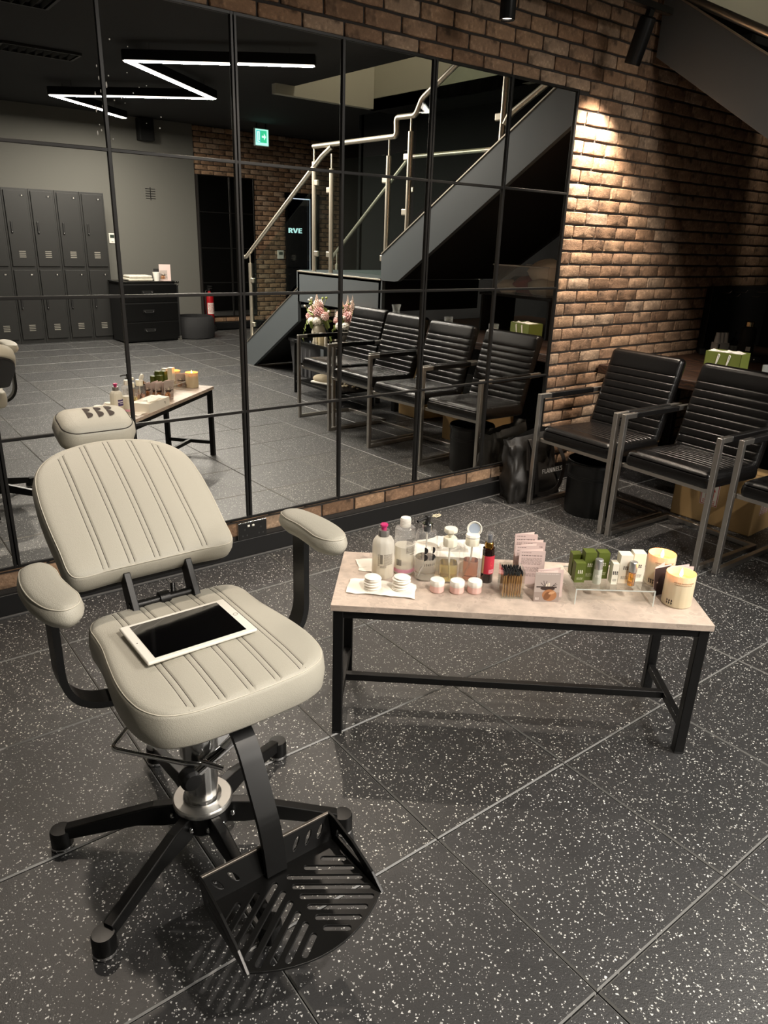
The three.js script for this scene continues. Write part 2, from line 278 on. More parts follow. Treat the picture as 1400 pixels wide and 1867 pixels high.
// brick facing -------------------------------------------------
const brickVariants = [];
for (let v = 0; v < 8; v++) {
  const w = .190, h = .0605, n = 10, ring = (inset, j, z, jz) => {
    const out = []; for (let k = 0; k < n; k++) { // points round the rectangle: corners and points on the long sides
      const c = [[-1, -1], [-.35, -1], [.3, -1], [1, -1], [1, 0], [1, 1], [.35, 1], [-.3, 1], [-1, 1], [-1, 0]][k], corner = Math.abs(c[0]) === 1 && Math.abs(c[1]) === 1 ? .0018 : 0;
      out.push([c[0] * (w / 2 - inset - corner) + rr(-j, j), c[1] * (h / 2 - inset - corner) + rr(-j, j) * .7, z + rr(-jz, jz)]);
    } return out;
  };
  const r0 = ring(0, .0008, -.016, 0), r1 = ring(0, .0009, -.003, .0006), r2 = ring(.0032, .0008, 0, .0006), P = [], I = [];
  for (const r of [r0, r1, r2]) for (const p of r) P.push(...p); P.push(rr(-.02, .02), 0, rr(-.0007, .0005));
  for (let q = 0; q < 2; q++) for (let k = 0; k < n; k++) { const a = q * n + k, b = q * n + (k + 1) % n; I.push(a, b, b + n, a, b + n, a + n); }
  for (let k = 0; k < n; k++) I.push(2 * n + k, 2 * n + (k + 1) % n, 3 * n);
  let g = new THREE.BufferGeometry(); g.setAttribute('position', new THREE.Float32BufferAttribute(P, 3)); g.setIndex(I); g = toCreasedNormals(g, .75);
  const p = g.attributes.position, uv = new Float32Array(p.count * 2), ox = hash(v, 3, 11), oy = hash(v, 4, 11); for (let i = 0; i < p.count; i++) { uv[2 * i] = p.getX(i) * 2.2 + ox; uv[2 * i + 1] = p.getY(i) * 2.2 + oy; } g.setAttribute('uv', new THREE.BufferAttribute(uv, 2));
  brickVariants.push(g);
}
const brickMats = [0xffffff, 0xefe6de, 0xdccfc6, 0xfff4e8, 0xcbbdb2, 0xe6d6c8].map(c => std(c, .88, 0, { map: brickTex, bumpMap: brickBump, bumpScale: .0026 }));
function layBricks(parent, x0, x1, y0, y1, blocked, place, weight, most, mats = brickMats) {   // place(mesh) puts the wall-plane brick into the room
  const list = [], pitch = .199, cw = .0718;
  for (let k = -14; k < 30; k++) {
    const a = .899 + cw * k; if (a + cw < y0 + .01 || a > y1) continue;
    const off = k & 1 ? .104 : .005;
    for (let i = -20; i < 34; i++) {
      let l = off + pitch * i, r = l + pitch, b = a, t = a + cw; if (r < x0 || l > x1) continue;
      l = Math.max(l, x0); r = Math.min(r, x1); b = Math.max(b, y0); t = Math.min(t, y1);
      for (const q of blocked) if (r > q[0] && l < q[1] && t > q[2] + .004 && b < q[3] - .004) { if (t - q[3] > .025) b = q[3] - .004; else if (l < q[0]) r = q[0]; else if (r > q[1]) l = q[1]; else if (b < q[2]) t = q[2] + .004; else if (t > q[3]) b = q[3] - .004; else l = r; }
      if (r - l < .03 || t - b < .02) continue;
      list.push([l, r, b, t, weight((l + r) / 2, (b + t) / 2)]);
    }
  }
  list.sort((p, q) => q[4] - p[4]); const rest = [];
  list.forEach(([l, r, b, t], n) => {
    const g = brickVariants[Math.floor(rnd() * 8)], m = mats[Math.floor(Math.pow(rnd(), 1.15) * mats.length)], o = new THREE.Mesh(g, m);
    o.name = 'brick'; o.castShadow = o.receiveShadow = true; o.scale.set((r - l - .009) / .19, (t - b - .0108) / .0605, 1); place(o, (l + r) / 2, (b + t) / 2, rr(-.0015, .0015)); o.rotation.z += rr(-.003, .003);
    if (n < most) parent.add(o); else { o.updateMatrix(); rest.push(g.clone().applyMatrix4(o.matrix)); }
  });
  if (rest.length) { const o = mesh('brick_field', mergeGeometries(rest), mats[1], parent); o.userData.kind = 'stuff'; }
}
const MX0 = -3.0, MX1 = 1.507, MY0 = .2, MY1 = 2.205;
{
  const g = structureGroup('wall_front');
  mesh('mortar_bed', metricUv(bx(XB - XL + .1, CEIL + .2, .1, (XB + XL) / 2, CEIL / 2, -.06)), M.mortar, g);
  const pv = V(0, 0, 0);
  layBricks(g, XL, XB, .094, CEIL, [[MX0, MX1, MY0, MY1]], (o, x, y, dz) => o.position.set(x, y, dz), (x, y) => { pv.set(x, y, 0); const d = pv.distanceTo(camera.position); pv.project(camera); return (Math.abs(pv.x) < 1.05 && Math.abs(pv.y) < 1.05 ? 1 : .001) * 2.8 / (d * d * d); }, 300);
}
{
  const g = structureGroup('wall_far_brick');
  mesh('mortar_bed', metricUv(bx(XR - 2.87, CEIL, .1, (XR + 2.87) / 2, CEIL / 2, ZB + .065)), M.mortar, g);
  layBricks(g, 2.87, 5.6, .094, CEIL, [[2.9, 3.94, MY0, MY1], [4.5, 5.1, .1, 2.02]], (o, x, y, dz) => { o.position.set(x, y, ZB + dz); o.rotation.y = Math.PI; }, (x, y) => (x < 5 ? 1 : .1) / (1 + Math.abs(x - 3.8)), 300);
}
// skirting boards
{
  const g = structureGroup('baseboard_front');
  mesh('board', rb(XB - XL, .094, .016, .003, (XB + XL) / 2, .047, .006), M.blackBoard, g);
  mesh('floor_seal', rb(XB - XL, .008, .012, .002, (XB + XL) / 2, .004, .02), std(0x4a4a4a, .6), g);
}
structure('baseboard_back', rb(6.2, .09, .016, .003, -.28, .045, ZB - .03), M.blackBoard);
structure('baseboard_far', rb(XR - 2.9, .1, .02, .003, (XR + 2.9) / 2, .05, ZB - .012), M.blackBoard);

// ================================================================ MIRRORS
function gridMirror(root, x0, cols, y0, rows, z, sign, tilts, doubles) {
  const pane = bx(.493, .493, .004, 0, 0, -.002);
  for (let c = 0; c < cols; c++) for (let r = 0; r < rows; r++) { const [yw, tl] = tilts(c, r); const o = mesh('mirror_panel', pane, M.mirror, root, [x0 + .5 * c + .25, y0 + .5 * r + .25, z]); o.rotation.set(-tl, sign < 0 ? Math.PI + yw : yw, 0); }
  const H = rows * .5, W = cols * .5, zf = z + sign * .002;
  for (let c = 0; c <= cols; c++) { const x = x0 + .5 * c; if (doubles(c)) for (const s of [-1, 1]) mesh('vertical_bar', rb(.0115, H + .012, .012, .002, 0, 0, 0, 2), M.frame, root, [x + s * .0075, y0 + H / 2, zf]); else mesh('vertical_bar', rb(.0145, H + .012, .012, .002, 0, 0, 0, 2), M.frame, root, [x, y0 + H / 2, zf]); }
  for (let r = 0; r <= rows; r++) mesh('horizontal_bar', rb(W, .0125, .01, .002, 0, 0, 0, 2), M.frame, root, [x0 + W / 2, y0 + .5 * r, zf]);
}
{
  const t = thing('wall_mirror', 'large gridded mirror in slim black bars covering the brick wall', 'mirror');
  gridMirror(t, -3, 9, .2, 4, 0, 1, (c, r) => [c < 3 ? -.006 : c === 3 ? -.004 : c === 4 ? .003 : .008, r === 0 ? .0085 : 0], c => c % 2 === 1 && c < 9);
  // dabs of white paint left on the glass beside one of the upright bars
  const dab = new THREE.SphereGeometry(1, 8, 6);
  for (let k = 0; k < 26; k++) { const o = mesh('paint_dab', dab, M.white, t, [-1 + (k < 12 ? rr(-.035, .012) : rr(.01, .22)), 2.05 - rr(0, .32), .0015]); const s = rr(.0012, .0028); o.scale.set(s, s * (k < 10 ? rr(1.5, 5) : 1), .0006); }
}
{
  const t = thing('wall_mirror', 'dark gridded mirror on the far brick wall past the grey wall', 'mirror');
  gridMirror(t, 2.92, 2, .2, 4, ZB - .01, -1, () => [0, 0], c => c === 1);
}

// ================================================================ LIGHT FITTINGS
{
  const t = thing('zigzag_ceiling_light', 'black zigzag pendant with four glowing white bars', 'ceiling light');
  const glow = std(0xffffff, .5, 0, { emissive: LED.colour, emissiveIntensity: 3 });
  for (let i = 0; i < 4; i++) {
    const [xa, za] = LED.pts[i], [xb, zb] = LED.pts[i + 1], a = V(xa, LED.y, za), b = V(xb, LED.y, zb), L = a.distanceTo(b), m = a.clone().add(b).multiplyScalar(.5);
    const ang = -Math.atan2(zb - za, xb - xa);
    const h = mesh('housing', rb(L + .05, .075, .076, .004), M.powder, t, [m.x, LED.y + .042, m.z]); h.rotation.y = ang;
    const d = mesh('diffuser', bx(L + .03, .006, .068), glow, t, [m.x, LED.y + .003, m.z]); d.rotation.y = ang;
    const l = new THREE.RectAreaLight(LED.colour, LED.nits * .65, L, .068); l.position.set(m.x, LED.y - .002, m.z); l.rotation.set(-Math.PI / 2, 0, ang, 'XYZ');
    const q = new THREE.Quaternion().setFromAxisAngle(V(0, 1, 0), ang).multiply(new THREE.Quaternion().setFromAxisAngle(V(1, 0, 0), -Math.PI / 2)); l.quaternion.copy(q); scene.add(l);
    for (const k of [.12, .88]) mesh('suspension_wire', cy(.0012, .0012, CEIL - LED.y - .08, xa + (xb - xa) * k, (CEIL + LED.y + .08) / 2, za + (zb - za) * k, 6), M.powder, t);
  }
}
{
  const t = thing('lighting_track', 'thin black lighting track hanging in front of the brick wall', 'track');
  mesh('rail', rb(3.8, .03, .034, .003, -.12, 2.55, .3), M.powder, t);
  for (const x of [-1.6, 0, 1.5]) mesh('hanger', cy(.005, .005, CEIL - 2.565, x, (CEIL + 2.565) / 2, .3, 8), M.powder, t);
  SPOTS.forEach(([x, cd], i) => {
    const names = ['leftmost black track spotlight over the mirror', 'black track spotlight second from the left over the mirror', 'black cylinder spotlight with lit face over the middle of the mirror', 'black cylinder spotlight nearest the stairs at the track end'];
    const s = thing('track_spotlight', names[i], 'spotlight', [x, 2.32, .3], 0, 'spotlights on the track'), wallward = i === 3;
    if (wallward) { s.rotation.x = .3; s.scale.setScalar(1.22); s.position.set(1.63, 2.31, .22); }
    mesh('can', lathe([[.026, .004], [.031, 0], [.0335, .004], [.0335, .165], [.028, .172], [0, .172]], 28), M.powder, s);
    mesh('lens', cy(.027, .027, .004, 0, .012, 0), std(0xffffff, .4, 0, { emissive: SPOT_COLOUR, emissiveIntensity: 4 }), s);
    mesh('adapter', bx(.03, .05, .02, 0, .195, 0), M.powder, s);
    const l = new THREE.SpotLight(SPOT_COLOUR, cd, 0, .82, .75, 2); l.position.set(wallward ? 1.63 : x, wallward ? 2.303 : 2.315, wallward ? .218 : .3); l.target.position.set(wallward ? 1.66 : x, 0, wallward ? -.25 : .45); l.castShadow = true; l.shadow.radius = 1.3; scene.add(l, l.target);
  });
}
{
  const [x, y, z] = DOWNLIGHT.at, t = thing('recessed_downlight', 'round recessed downlight in the ceiling behind the camera', 'ceiling light', [x, y, z]);
  mesh('trim_ring', lathe([[.05, .01], [.052, 0], [.062, 0], [.064, .006], [.05, .012]], 32), M.powder, t);
  mesh('lens', cy(.05, .05, .004, 0, .006, 0, 32), std(0xffffff, .4, 0, { emissive: DOWNLIGHT.colour, emissiveIntensity: 4 }), t);
  const l = new THREE.SpotLight(DOWNLIGHT.colour, DOWNLIGHT.candela, 0, 1.05, .9, 2); l.position.set(x, y - .004, z); l.target.position.set(x + .25, 0, z - .7); l.castShadow = true; l.shadow.radius = 2; scene.add(l, l.target);
}
{ // light of the floor above, over the stairwell
  const t = thing('stairwell_light', 'white ceiling panel lighting the stairwell upstairs', 'ceiling light', [2.85, 5.09, 2.6]);
  mesh('panel', rb(.5, .03, 1.2, .006), std(0xffffff, .5, 0, { emissive: 0xfff2df, emissiveIntensity: 3 }), t);
  const l = new THREE.RectAreaLight(0xfff2df, 15, .48, 1.18); l.position.set(2.85, 5.06, 2.6); l.rotation.x = -Math.PI / 2; scene.add(l);
}

// ================================================================ BROW CHAIR
// three solid letters B, each made of two half discs with the flat side to the left; lies in the xy plane
function logoB(n, h, gap = .32, seg = 14) {
  const gs = [], r = h / 4 * .97; for (let k = 0; k < n; k++) for (const s of [-1, 1]) { const g = new THREE.CircleGeometry(r, seg, -Math.PI / 2, Math.PI); g.scale(1.12, 1, 1).translate((k - (n - 1) / 2) * r * (1.12 + gap + .35) * 1.05 - r * .5, s * r * 1.02, 0); gs.push(g); }
  return mergeGeometries(gs);
}
function aroundCylinder(g, r, th0) { const p = g.attributes.position; for (let i = 0; i < p.count; i++) { const th = th0 + p.getX(i) / r; p.setXYZ(i, r * Math.sin(th), p.getY(i), r * Math.cos(th)); } g.computeVertexNormals(); return g; }

const CH = [-1.407, 0, 1.495];
let seatTop;
{
  const t = thing('brow_chair', 'reclining pale grey leather treatment chair on a six-legged black base', 'chair', CH);
  const lines = [-.12, -.06, 0, .06, .12];
  const pairs = lines.flatMap(g => [g - .0062, g + .0062]);
  // seat
  const sp = [[-.14, -.161], [-.168, -.15], [-.184, -.12], [-.186, -.075], [-.188, -.03], [-.198, .045], [-.206, .12], [-.205, .185], [-.195, .232], [-.170, .268], [-.125, .287], [-.06, .293]];
  const seatPts = closed([...sp, [0, .2945], ...sp.slice().reverse().map(p => [-p[0], p[1]]), [0, -.162]].reverse(), 150);
  const sc = cushion({ pts: seatPts, t: .088, drop: .008, edge: .02, dome: .012, gA: pairs, gw: .0026, gd: .0016, broad: { g: lines, w: .013, d: .0018 }, bulge: .008, nb: 40 });
  const seat = mesh('seat', sc.geo, M.cream, t, [0, .525, 0]); seatTop = (a, b) => .525 + sc.H(a, b);
  mesh('stitching', merge(pairs.map(a => stitchLine(sc, a, -.155, .284, .0006, 50))), M.thread, seat);
  mesh('seam', seamTube(sc, .0013, .0005), M.creamThread, seat);
  // back
  const el = 32 * Math.PI / 180, n = V(0, Math.cos(el), Math.sin(el)), u = V(0, Math.sin(el), -Math.cos(el)), basis = new THREE.Matrix4().makeBasis(V(1, 0, 0), n, u.clone().negate());
  const p0 = V(0, .71, 1.318 - CH[2]);
  const bp = [[-.186, 0], [-.1965, .012], [-.2, .08], [-.203, .17], [-.2, .25], [-.189, .308], [-.165, .345], [-.124, .373], [-.062, .391]];
  const backPts = closed([[0, 0], [-.1, 0], ...bp, [0, .396], ...bp.slice().reverse().map(p => [-p[0], p[1]]), [.1, 0]].map(p => [p[0], -p[1]]), 160);
  const bc = cushion({ pts: backPts, t: .072, drop: .007, edge: .022, dome: .01, gA: pairs, gw: .0026, gd: .0016, broad: { g: lines, w: .013, d: .0018 }, bulge: .007, nb: 44 });
  const back = mesh('backrest', bc.geo, M.cream, t); back.matrixAutoUpdate = true; back.quaternion.setFromRotationMatrix(basis); back.position.copy(p0).addScaledVector(n, -.065);
  mesh('stitching', merge(pairs.map(a => stitchLine(bc, a, rimAt(backPts, a) + .006, -.006, .0006, 50))), M.thread, back);
  mesh('seam', seamTube(bc, .0013, .0005), M.creamThread, back);
  mesh('shell', extrude(backPts.map(p => [p[0] * .97, p[1] * .97 - .004]), .008, .003).rotateX(Math.PI / 2), M.plastic, back, [0, .001, 0]);
  // headrest
  const hp = superRect(.184, .12, .04, 10), hc = cushion({ pts: hp, t: .07, drop: .008, edge: .022, dome: .014, bulge: .01 });
  const eh = 19 * Math.PI / 180, nh = V(0, Math.cos(eh), Math.sin(eh)), uh = V(0, Math.sin(eh), -Math.cos(eh));
  const head = mesh('headrest', hc.geo, M.cream, t); head.quaternion.setFromRotationMatrix(new THREE.Matrix4().makeBasis(V(1, 0, 0), nh, uh.clone().negate())); head.position.copy(p0).addScaledVector(u, .472).addScaledVector(n, -.07).add(V(.006, 0, 0));
  mesh('seam', seamTube(hc, .0014, .0006), M.thread, head);
  { const lg = logoB(3, .046).rotateX(-Math.PI / 2); const p = lg.attributes.position; for (let i = 0; i < p.count; i++) { p.setX(i, p.getX(i) * 1.35 + .012); p.setZ(i, p.getZ(i) * 1.2 - .006); p.setY(i, hc.H(p.getX(i), p.getZ(i)) + .0012); } lg.computeVertexNormals(); mesh('logo', lg, std(0x3a302b, .8), head).userData.label = 'dark brown embroidered letters'; }
  mesh('headrest_post', merge([-.03, .03].map(x => rod(p0.clone().addScaledVector(n, -.06).addScaledVector(u, .3).add(V(x, 0, 0)), p0.clone().addScaledVector(n, -.075).addScaledVector(u, .47).add(V(x, 0, 0)), .007))), M.chrome, t);
  // recline bracket under the back
  for (const x of [-.075, .075]) {
    const hinge = mesh('hinge', extrude([[-.165, .495], [-.12, .495], [-.125, .60], [-.18, .69], [-.215, .70], [-.205, .66], [-.17, .58]], .012, .002).rotateY(-Math.PI / 2).translate(.006, 0, 0), M.satinBlack, t, [x, 0, 0]); hinge.rotation.y = 0; hinge.geometry.scale(1, 1, 1);
    mesh('bolt', cy(.008, .008, .03, 0, 0, 0, 12).rotateZ(Math.PI / 2), M.chrome, hinge, [0, .6, -.155]);
  }
  mesh('hinge_rod', merge([rod([-.085, .615, -.158], [.085, .615, -.158], .011), rod([-.012, .615, -.158], [.012, .615, -.158], .018), rod([.02, .60, -.15], [.03, .64, -.175], .006)]), M.satinBlack, t);
  mesh('seat_frame', merge([bx(.26, .02, .3, 0, .512, .03), bx(.05, .03, .4, -.08, .5, .02), bx(.05, .03, .4, .08, .5, .02)]), M.satinBlack, t);
  // arms
  for (const s of [-1, 1]) {
    const ox = s < 0 ? -.29 : .266, path = roundPath([[s * .08, .515, .035], [ox, .53, .035], [ox, .80, .035]], .1, 12);
    mesh('arm_bar', sweepBar(path, [0, 0, 1], .05, .014), M.satinBlack, t);
    const ap = [[.262, -.03], [.285, -.036], [.312, -.024], [.327, .02], [.333, .08], [.327, .145], [.31, .19], [.285, .208], [.258, .196], [.244, .16], [.248, .11], [.252, .06], [.25, .01]].map(p => [s * (p[0] - .29) * .84, p[1] * .94]);
    const pc = closed(s > 0 ? ap : ap.slice().reverse(), 90), ac = cushion({ pts: pc, t: .044, drop: .006, edge: .013, dome: .004, bulge: .006, na: 14, nb: 30 });
    const pad = mesh('arm_pad', ac.geo, M.cream, t, [s < 0 ? -.301 : .272, .79, .005]); pad.rotation.x = -.02;
    mesh('seam', seamTube(ac, .0010, -.007), M.thread, pad);
    mesh('seam', seamTube(ac, .0014, .001), M.creamThread, pad);
  }
  // column and pump lever
  mesh('base_plate', lathe([[0, .125], [.072, .125], [.072, .135], [.069, .139], [0, .139]], 48), std(0xd6d4d0, .36, 1), t);
  mesh('column', lathe([[0, .139], [.046, .139], [.046, .144], [.039, .146], [.039, .27], [.046, .272], [.046, .38], [.0, .38]], 48), std(0xcfcfcd, .2, 1), t);
  mesh('pump_head', merge([rb(.085, .13, .085, .012, 0, .44, 0), rb(.05, .06, .05, .006, .055, .30, .0), rod([-.045, .262, .062], [.06, .315, .062], .013), rod([.03, .30, .06], [.07, .345, .075], .011), rod([-.02, .29, .062], [.02, .27, .085], .008)]), M.chrome, t);
  mesh('release_knob', lathe([[0, -.022], [.018, -.022], [.026, -.012], [.026, .012], [.02, .02], [0, .022]], 20).rotateX(Math.PI / 2), M.plastic, t, [-.05, .255, .058]);
  mesh('lever', merge([tube(roundPath([[.02, .268, .075], [-.06, .295, .045], [-.188, .33, -.052], [-.122, .335, -.108], [0, .34, -.05]], .016), .0058)]), M.chrome, t);
  // base
  mesh('hub', lathe([[0, .06], [.056, .06], [.064, .07], [.064, .118], [.06, .125], [0, .125]], 12), M.satinBlack, t);
  for (let k = 0; k < 6; k++) {
    const a = (31 + 60 * k) * Math.PI / 180, L = mesh('leg', extrude([[.05, .066], [.05, .122], [.12, .116], [.33, .062], [.33, .034], [.16, .066], [.10, .062]], .02, .003).translate(0, 0, -.01), M.satinBlack, t, [0, 0, 0]); L.rotation.y = -a;
    mesh('foot', lathe([[0, .0], [.022, 0], [.025, .004], [.0258, .012], [.0258, .05], [.0235, .056], [0, .057]], 26), M.satinBlack, L, [.347, 0, 0]);
    mesh('glide', lathe([[.0262, .004], [.027, .006], [.027, .01], [.0262, .012]], 26), M.chrome, L, [.347, 0, 0]);
    for (const z of [-.019, .019]) mesh('bolt', new THREE.SphereGeometry(.008, 12, 8).scale(.8, 1, .8), M.chrome, L, [.073, .096, z]);
  }
  // footrest
  mesh('footrest_stem', sweepBar(roundPath([[0, .498, .06], [0, .498, .235], [0, .3, .352], [0, .212, .37]], .09, 14), [1, 0, 0], .046, .013), M.satinBlack, t);
  const fr = mesh('footrest', (() => {
    const out = [[-.15, .36], [.15, .36], [.15, .53]]; for (let k = 1; k < 12; k++) { const q = 1 - 2 * k / 12; out.push([.15 * q, .53 + .052 * (1 - q * q)]); } out.push([-.15, .53]);
    const slot = (x0, z0, x1, z1, w) => { const d = Math.hypot(x1 - x0, z1 - z0), ux = (x1 - x0) / d, uz = (z1 - z0) / d, p = []; for (let k = 0; k <= 6; k++) { const a = Math.PI / 2 + k / 6 * Math.PI; p.push([x0 + w * (ux * Math.cos(a) - uz * Math.sin(a)), z0 + w * (uz * Math.cos(a) + ux * Math.sin(a))]); } for (let k = 0; k <= 6; k++) { const a = -Math.PI / 2 + k / 6 * Math.PI; p.push([x1 + w * (ux * Math.cos(a) - uz * Math.sin(a)), z1 + w * (uz * Math.cos(a) + ux * Math.sin(a))]); } return p; };
    const holes = [], th = 35 * Math.PI / 180, front = x => .53 + .052 * (1 - (x / .15) ** 2) - .013;
    for (const s of [-1, 1]) for (let k = 0; k < 9; k++) {
      const c = .325 + .029 * k; let x0 = .014 + (k < 3 ? (.385 - c) / Math.tan(th) : 0), x1 = .135 - (k > 5 ? (k - 5) * .012 : 0); x0 = Math.max(x0, .014);
      while (x1 > x0 && c + x1 * Math.tan(th) > front(x1)) x1 -= .003; if (x1 - x0 < .02) continue;
      const zc = x => c + x * Math.tan(th); if (zc(x0) < .378) x0 = (.378 - c) / Math.tan(th); if (x1 - x0 < .02) continue;
      holes.push(slot(s * x0, zc(x0), s * x1, zc(x1), .0068));
    }
    return extrude(out, .003, .001, holes).rotateX(Math.PI / 2);
  })(), M.satinBlack, t, [0, .208, 0]);
  mesh('rear_lip', (() => { const holes = []; for (const x of [-.12, -.085, .06, .09, .12]) { const A = Math.sign(x) * .9, c = Math.cos(A), s = Math.sin(A), p = []; for (let k = 0; k < 12; k++) { const a = k / 12 * 6.283, e = Math.cos(a) * .017, f = Math.sin(a) * .0055; p.push([x + e * c - f * s, .03 + e * s + f * c]); } holes.push(p); } return extrude([[-.15, 0], [.15, 0], [.15, .056], [-.15, .056]], .003, .001, holes).rotateX(.0); })(), M.satinBlack, fr, [0, -.002, .358]).rotation.x = -.42;
  mesh('edge_strip', rb(.3, .006, .007, .002, 0, 0, 0, 2), std(0x77716a, .4, .8), fr, [0, .052, .337]);
  for (const s of [-1, 1]) mesh('side_plate', extrude([[.335, .054], [.36, .056], [.43, .046], [.5, .024], [.535, .002], [.52, -.003], [.36, -.003]], .004, .001, [[[.37, .016], [.375, .036], [.43, .03], [.475, .014]]]).rotateY(-Math.PI / 2).translate(s * .15 + .002, 0, 0), M.satinBlack, fr);
}
// tablet lying on the seat
{
  const y = seatTop(-.03, .04) + .0062, t = thing('tablet_computer', 'white tablet with a dark screen lying on the chair seat', 'tablet', [CH[0] - .022, y, CH[2] + .041], .004);
  mesh('body', rb(.245, .0078, .17, .0036, 0, 0, 0, 4), M.white, t);
  mesh('screen', bx(.204, .0006, .148, -.001, .0041, 0), phy(0x020203, .06, 0, { clearcoat: 1, clearcoatRoughness: .04 }), t);
  mesh('home_button', new THREE.TorusGeometry(.0052, .0006, 6, 24).rotateX(Math.PI / 2), std(0xa9a49b, .3, .6), t, [.112, .0041, 0]);
  mesh('lens', cy(.0013, .0013, .0004, -.113, .0041, 0, 12), M.plastic, t);
}

// ================================================================ LOW TABLE AND WHAT STANDS ON IT
const TC = V(-.383, 0, 1.535), TA = -40.2 * Math.PI / 180, TY = .45;
const onTable = (lx, lz, y = TY) => [TC.x + lx * Math.cos(TA) + lz * Math.sin(TA), y, TC.z - lx * Math.sin(TA) + lz * Math.cos(TA)];
{
  const t = thing('low_table', 'low bench table with stone-look top on a black metal frame', 'table', [TC.x, 0, TC.z], TA);
  mesh('tabletop', metricUv(rb(1.09, .02, .383, .0015, 0, TY - .01, 0, 2)), M.laminate, t);
  for (const x of [-1, 1]) for (const z of [-1, 1]) { const leg = mesh('leg', rb(.03, TY - .02, .03, .0025, x * .524, (TY - .02) / 2, z * .168, 2), M.powder, t); mesh('foot_cap', rb(.031, .006, .031, .002, x * .524, .003, z * .168, 2), M.plastic, leg); }
  for (const z of [-1, 1]) mesh('long_rail', rb(1.02, .026, .024, .002, 0, TY - .034, z * .168, 2), M.powder, t);
  for (const x of [-1, 1]) { mesh('end_rail', rb(.024, .026, .31, .002, x * .524, TY - .034, 0, 2), M.powder, t); mesh('end_stretcher', rb(.022, .024, .31, .002, x * .524, .09, 0, 2), M.powder, t); }
  mesh('stretcher', rb(1.03, .024, .022, .002, 0, .09, 0, 2), M.powder, t);
}
const textLabel = (w, h, draw, o = {}) => std(0xffffff, .6, 0, { map: canvasTex(w, h, draw), ...o });
const print = (c, w, h, x0, y0, x1, y1, rows, col = '#6a625c') => { c.fillStyle = col; const dh = (y1 - y0) / rows; for (let r = 0; r < rows; r++) { let x = x0; while (x < x1 - 3) { const l = 3 + hash(r, x | 0, 77) * 14; c.fillRect(x, y0 + r * dh, Math.min(l, x1 - x), Math.max(1, dh * .45)); x += l + 3; } } };
const clearPlastic = (col, rough = .06, o = {}) => phy(col, rough, 0, { transmission: .93, thickness: 0, ior: 1.46, ...o });
const frosted = (col, tr = .35) => phy(col, .45, 0, { transmission: tr, thickness: 0, ior: 1.4 });
const liquid = (col, dist) => phy(0xffffff, .02, 0, { transmission: 1, thickness: .03, ior: 1.33, attenuationColor: new THREE.Color(col), attenuationDistance: dist });
function curvedLabel(r, h, th0, th1, y, mat, parent, name = 'label') { const g = new THREE.CylinderGeometry(r, r, h, 24, 1, true, th0, th1 - th0); return mesh(name, g, mat, parent, [0, y, 0]); }
// ---- white squeeze bottle with a pink cap
{
  const t = thing('squeeze_bottle', 'frosted white squeeze bottle with a pink pull cap', 'bottle', onTable(-.407, -.021), -.67);
  mesh('body', lathe([[0, 0], [.031, 0], [.034, .004], [.0345, .1], [.033, .118], [.026, .13], [.0165, .136], [.0165, .14], [0, .14]]), frosted(0xf6f3ea, .5), t);
  mesh('contents', lathe([[0, .003], [.0325, .003], [.0325, .05], [0, .05]]), frosted(0xf0e4c4, .5), t);
  mesh('collar', lathe([[.0155, .136], [.0175, .137], [.0175, .153], [.016, .156], [0, .156]]), std(0xb9b6b2, .3, .8), t);
  mesh('cap', lathe([[0, .155], [.008, .155], [.009, .165], [.012, .168], [.0125, .173], [.009, .176], [0, .176]]), std(0xc22a6d, .4), t);
  curvedLabel(.0349, .052, -.5, 1.0, .062, std(0xffffff, .6, 0, { transparent: true, map: canvasTex(256, 160, (c, w, h) => { c.clearRect(0, 0, w, h); c.fillStyle = '#3d3a3a'; for (let i = 0; i < 26; i++) { const x = 40 + hash(i, 1, 5) * 40; c.fillRect(40 + i * 1.7, 10, hash(i, 2, 3) > .5 ? 1.4 : .6, 96); } print(c, w, h, 100, 8, 245, 120, 13); print(c, w, h, 8, 8, 34, 130, 16); print(c, w, h, 40, 122, 140, 150, 3); }) }), t, 'print');
  curvedLabel(.0349, .036, 2.4, 3.9, .07, textLabel(192, 96, (c, w, h) => { c.fillStyle = '#3b2a63'; c.fillRect(0, 0, w, h); c.fillStyle = '#e9e4ee'; c.fillRect(40, 26, w - 40, 14); c.fillRect(40, 58, w - 70, 8); c.fillRect(40, 26, 12, 44); }), t).userData.label = 'purple back label';
}
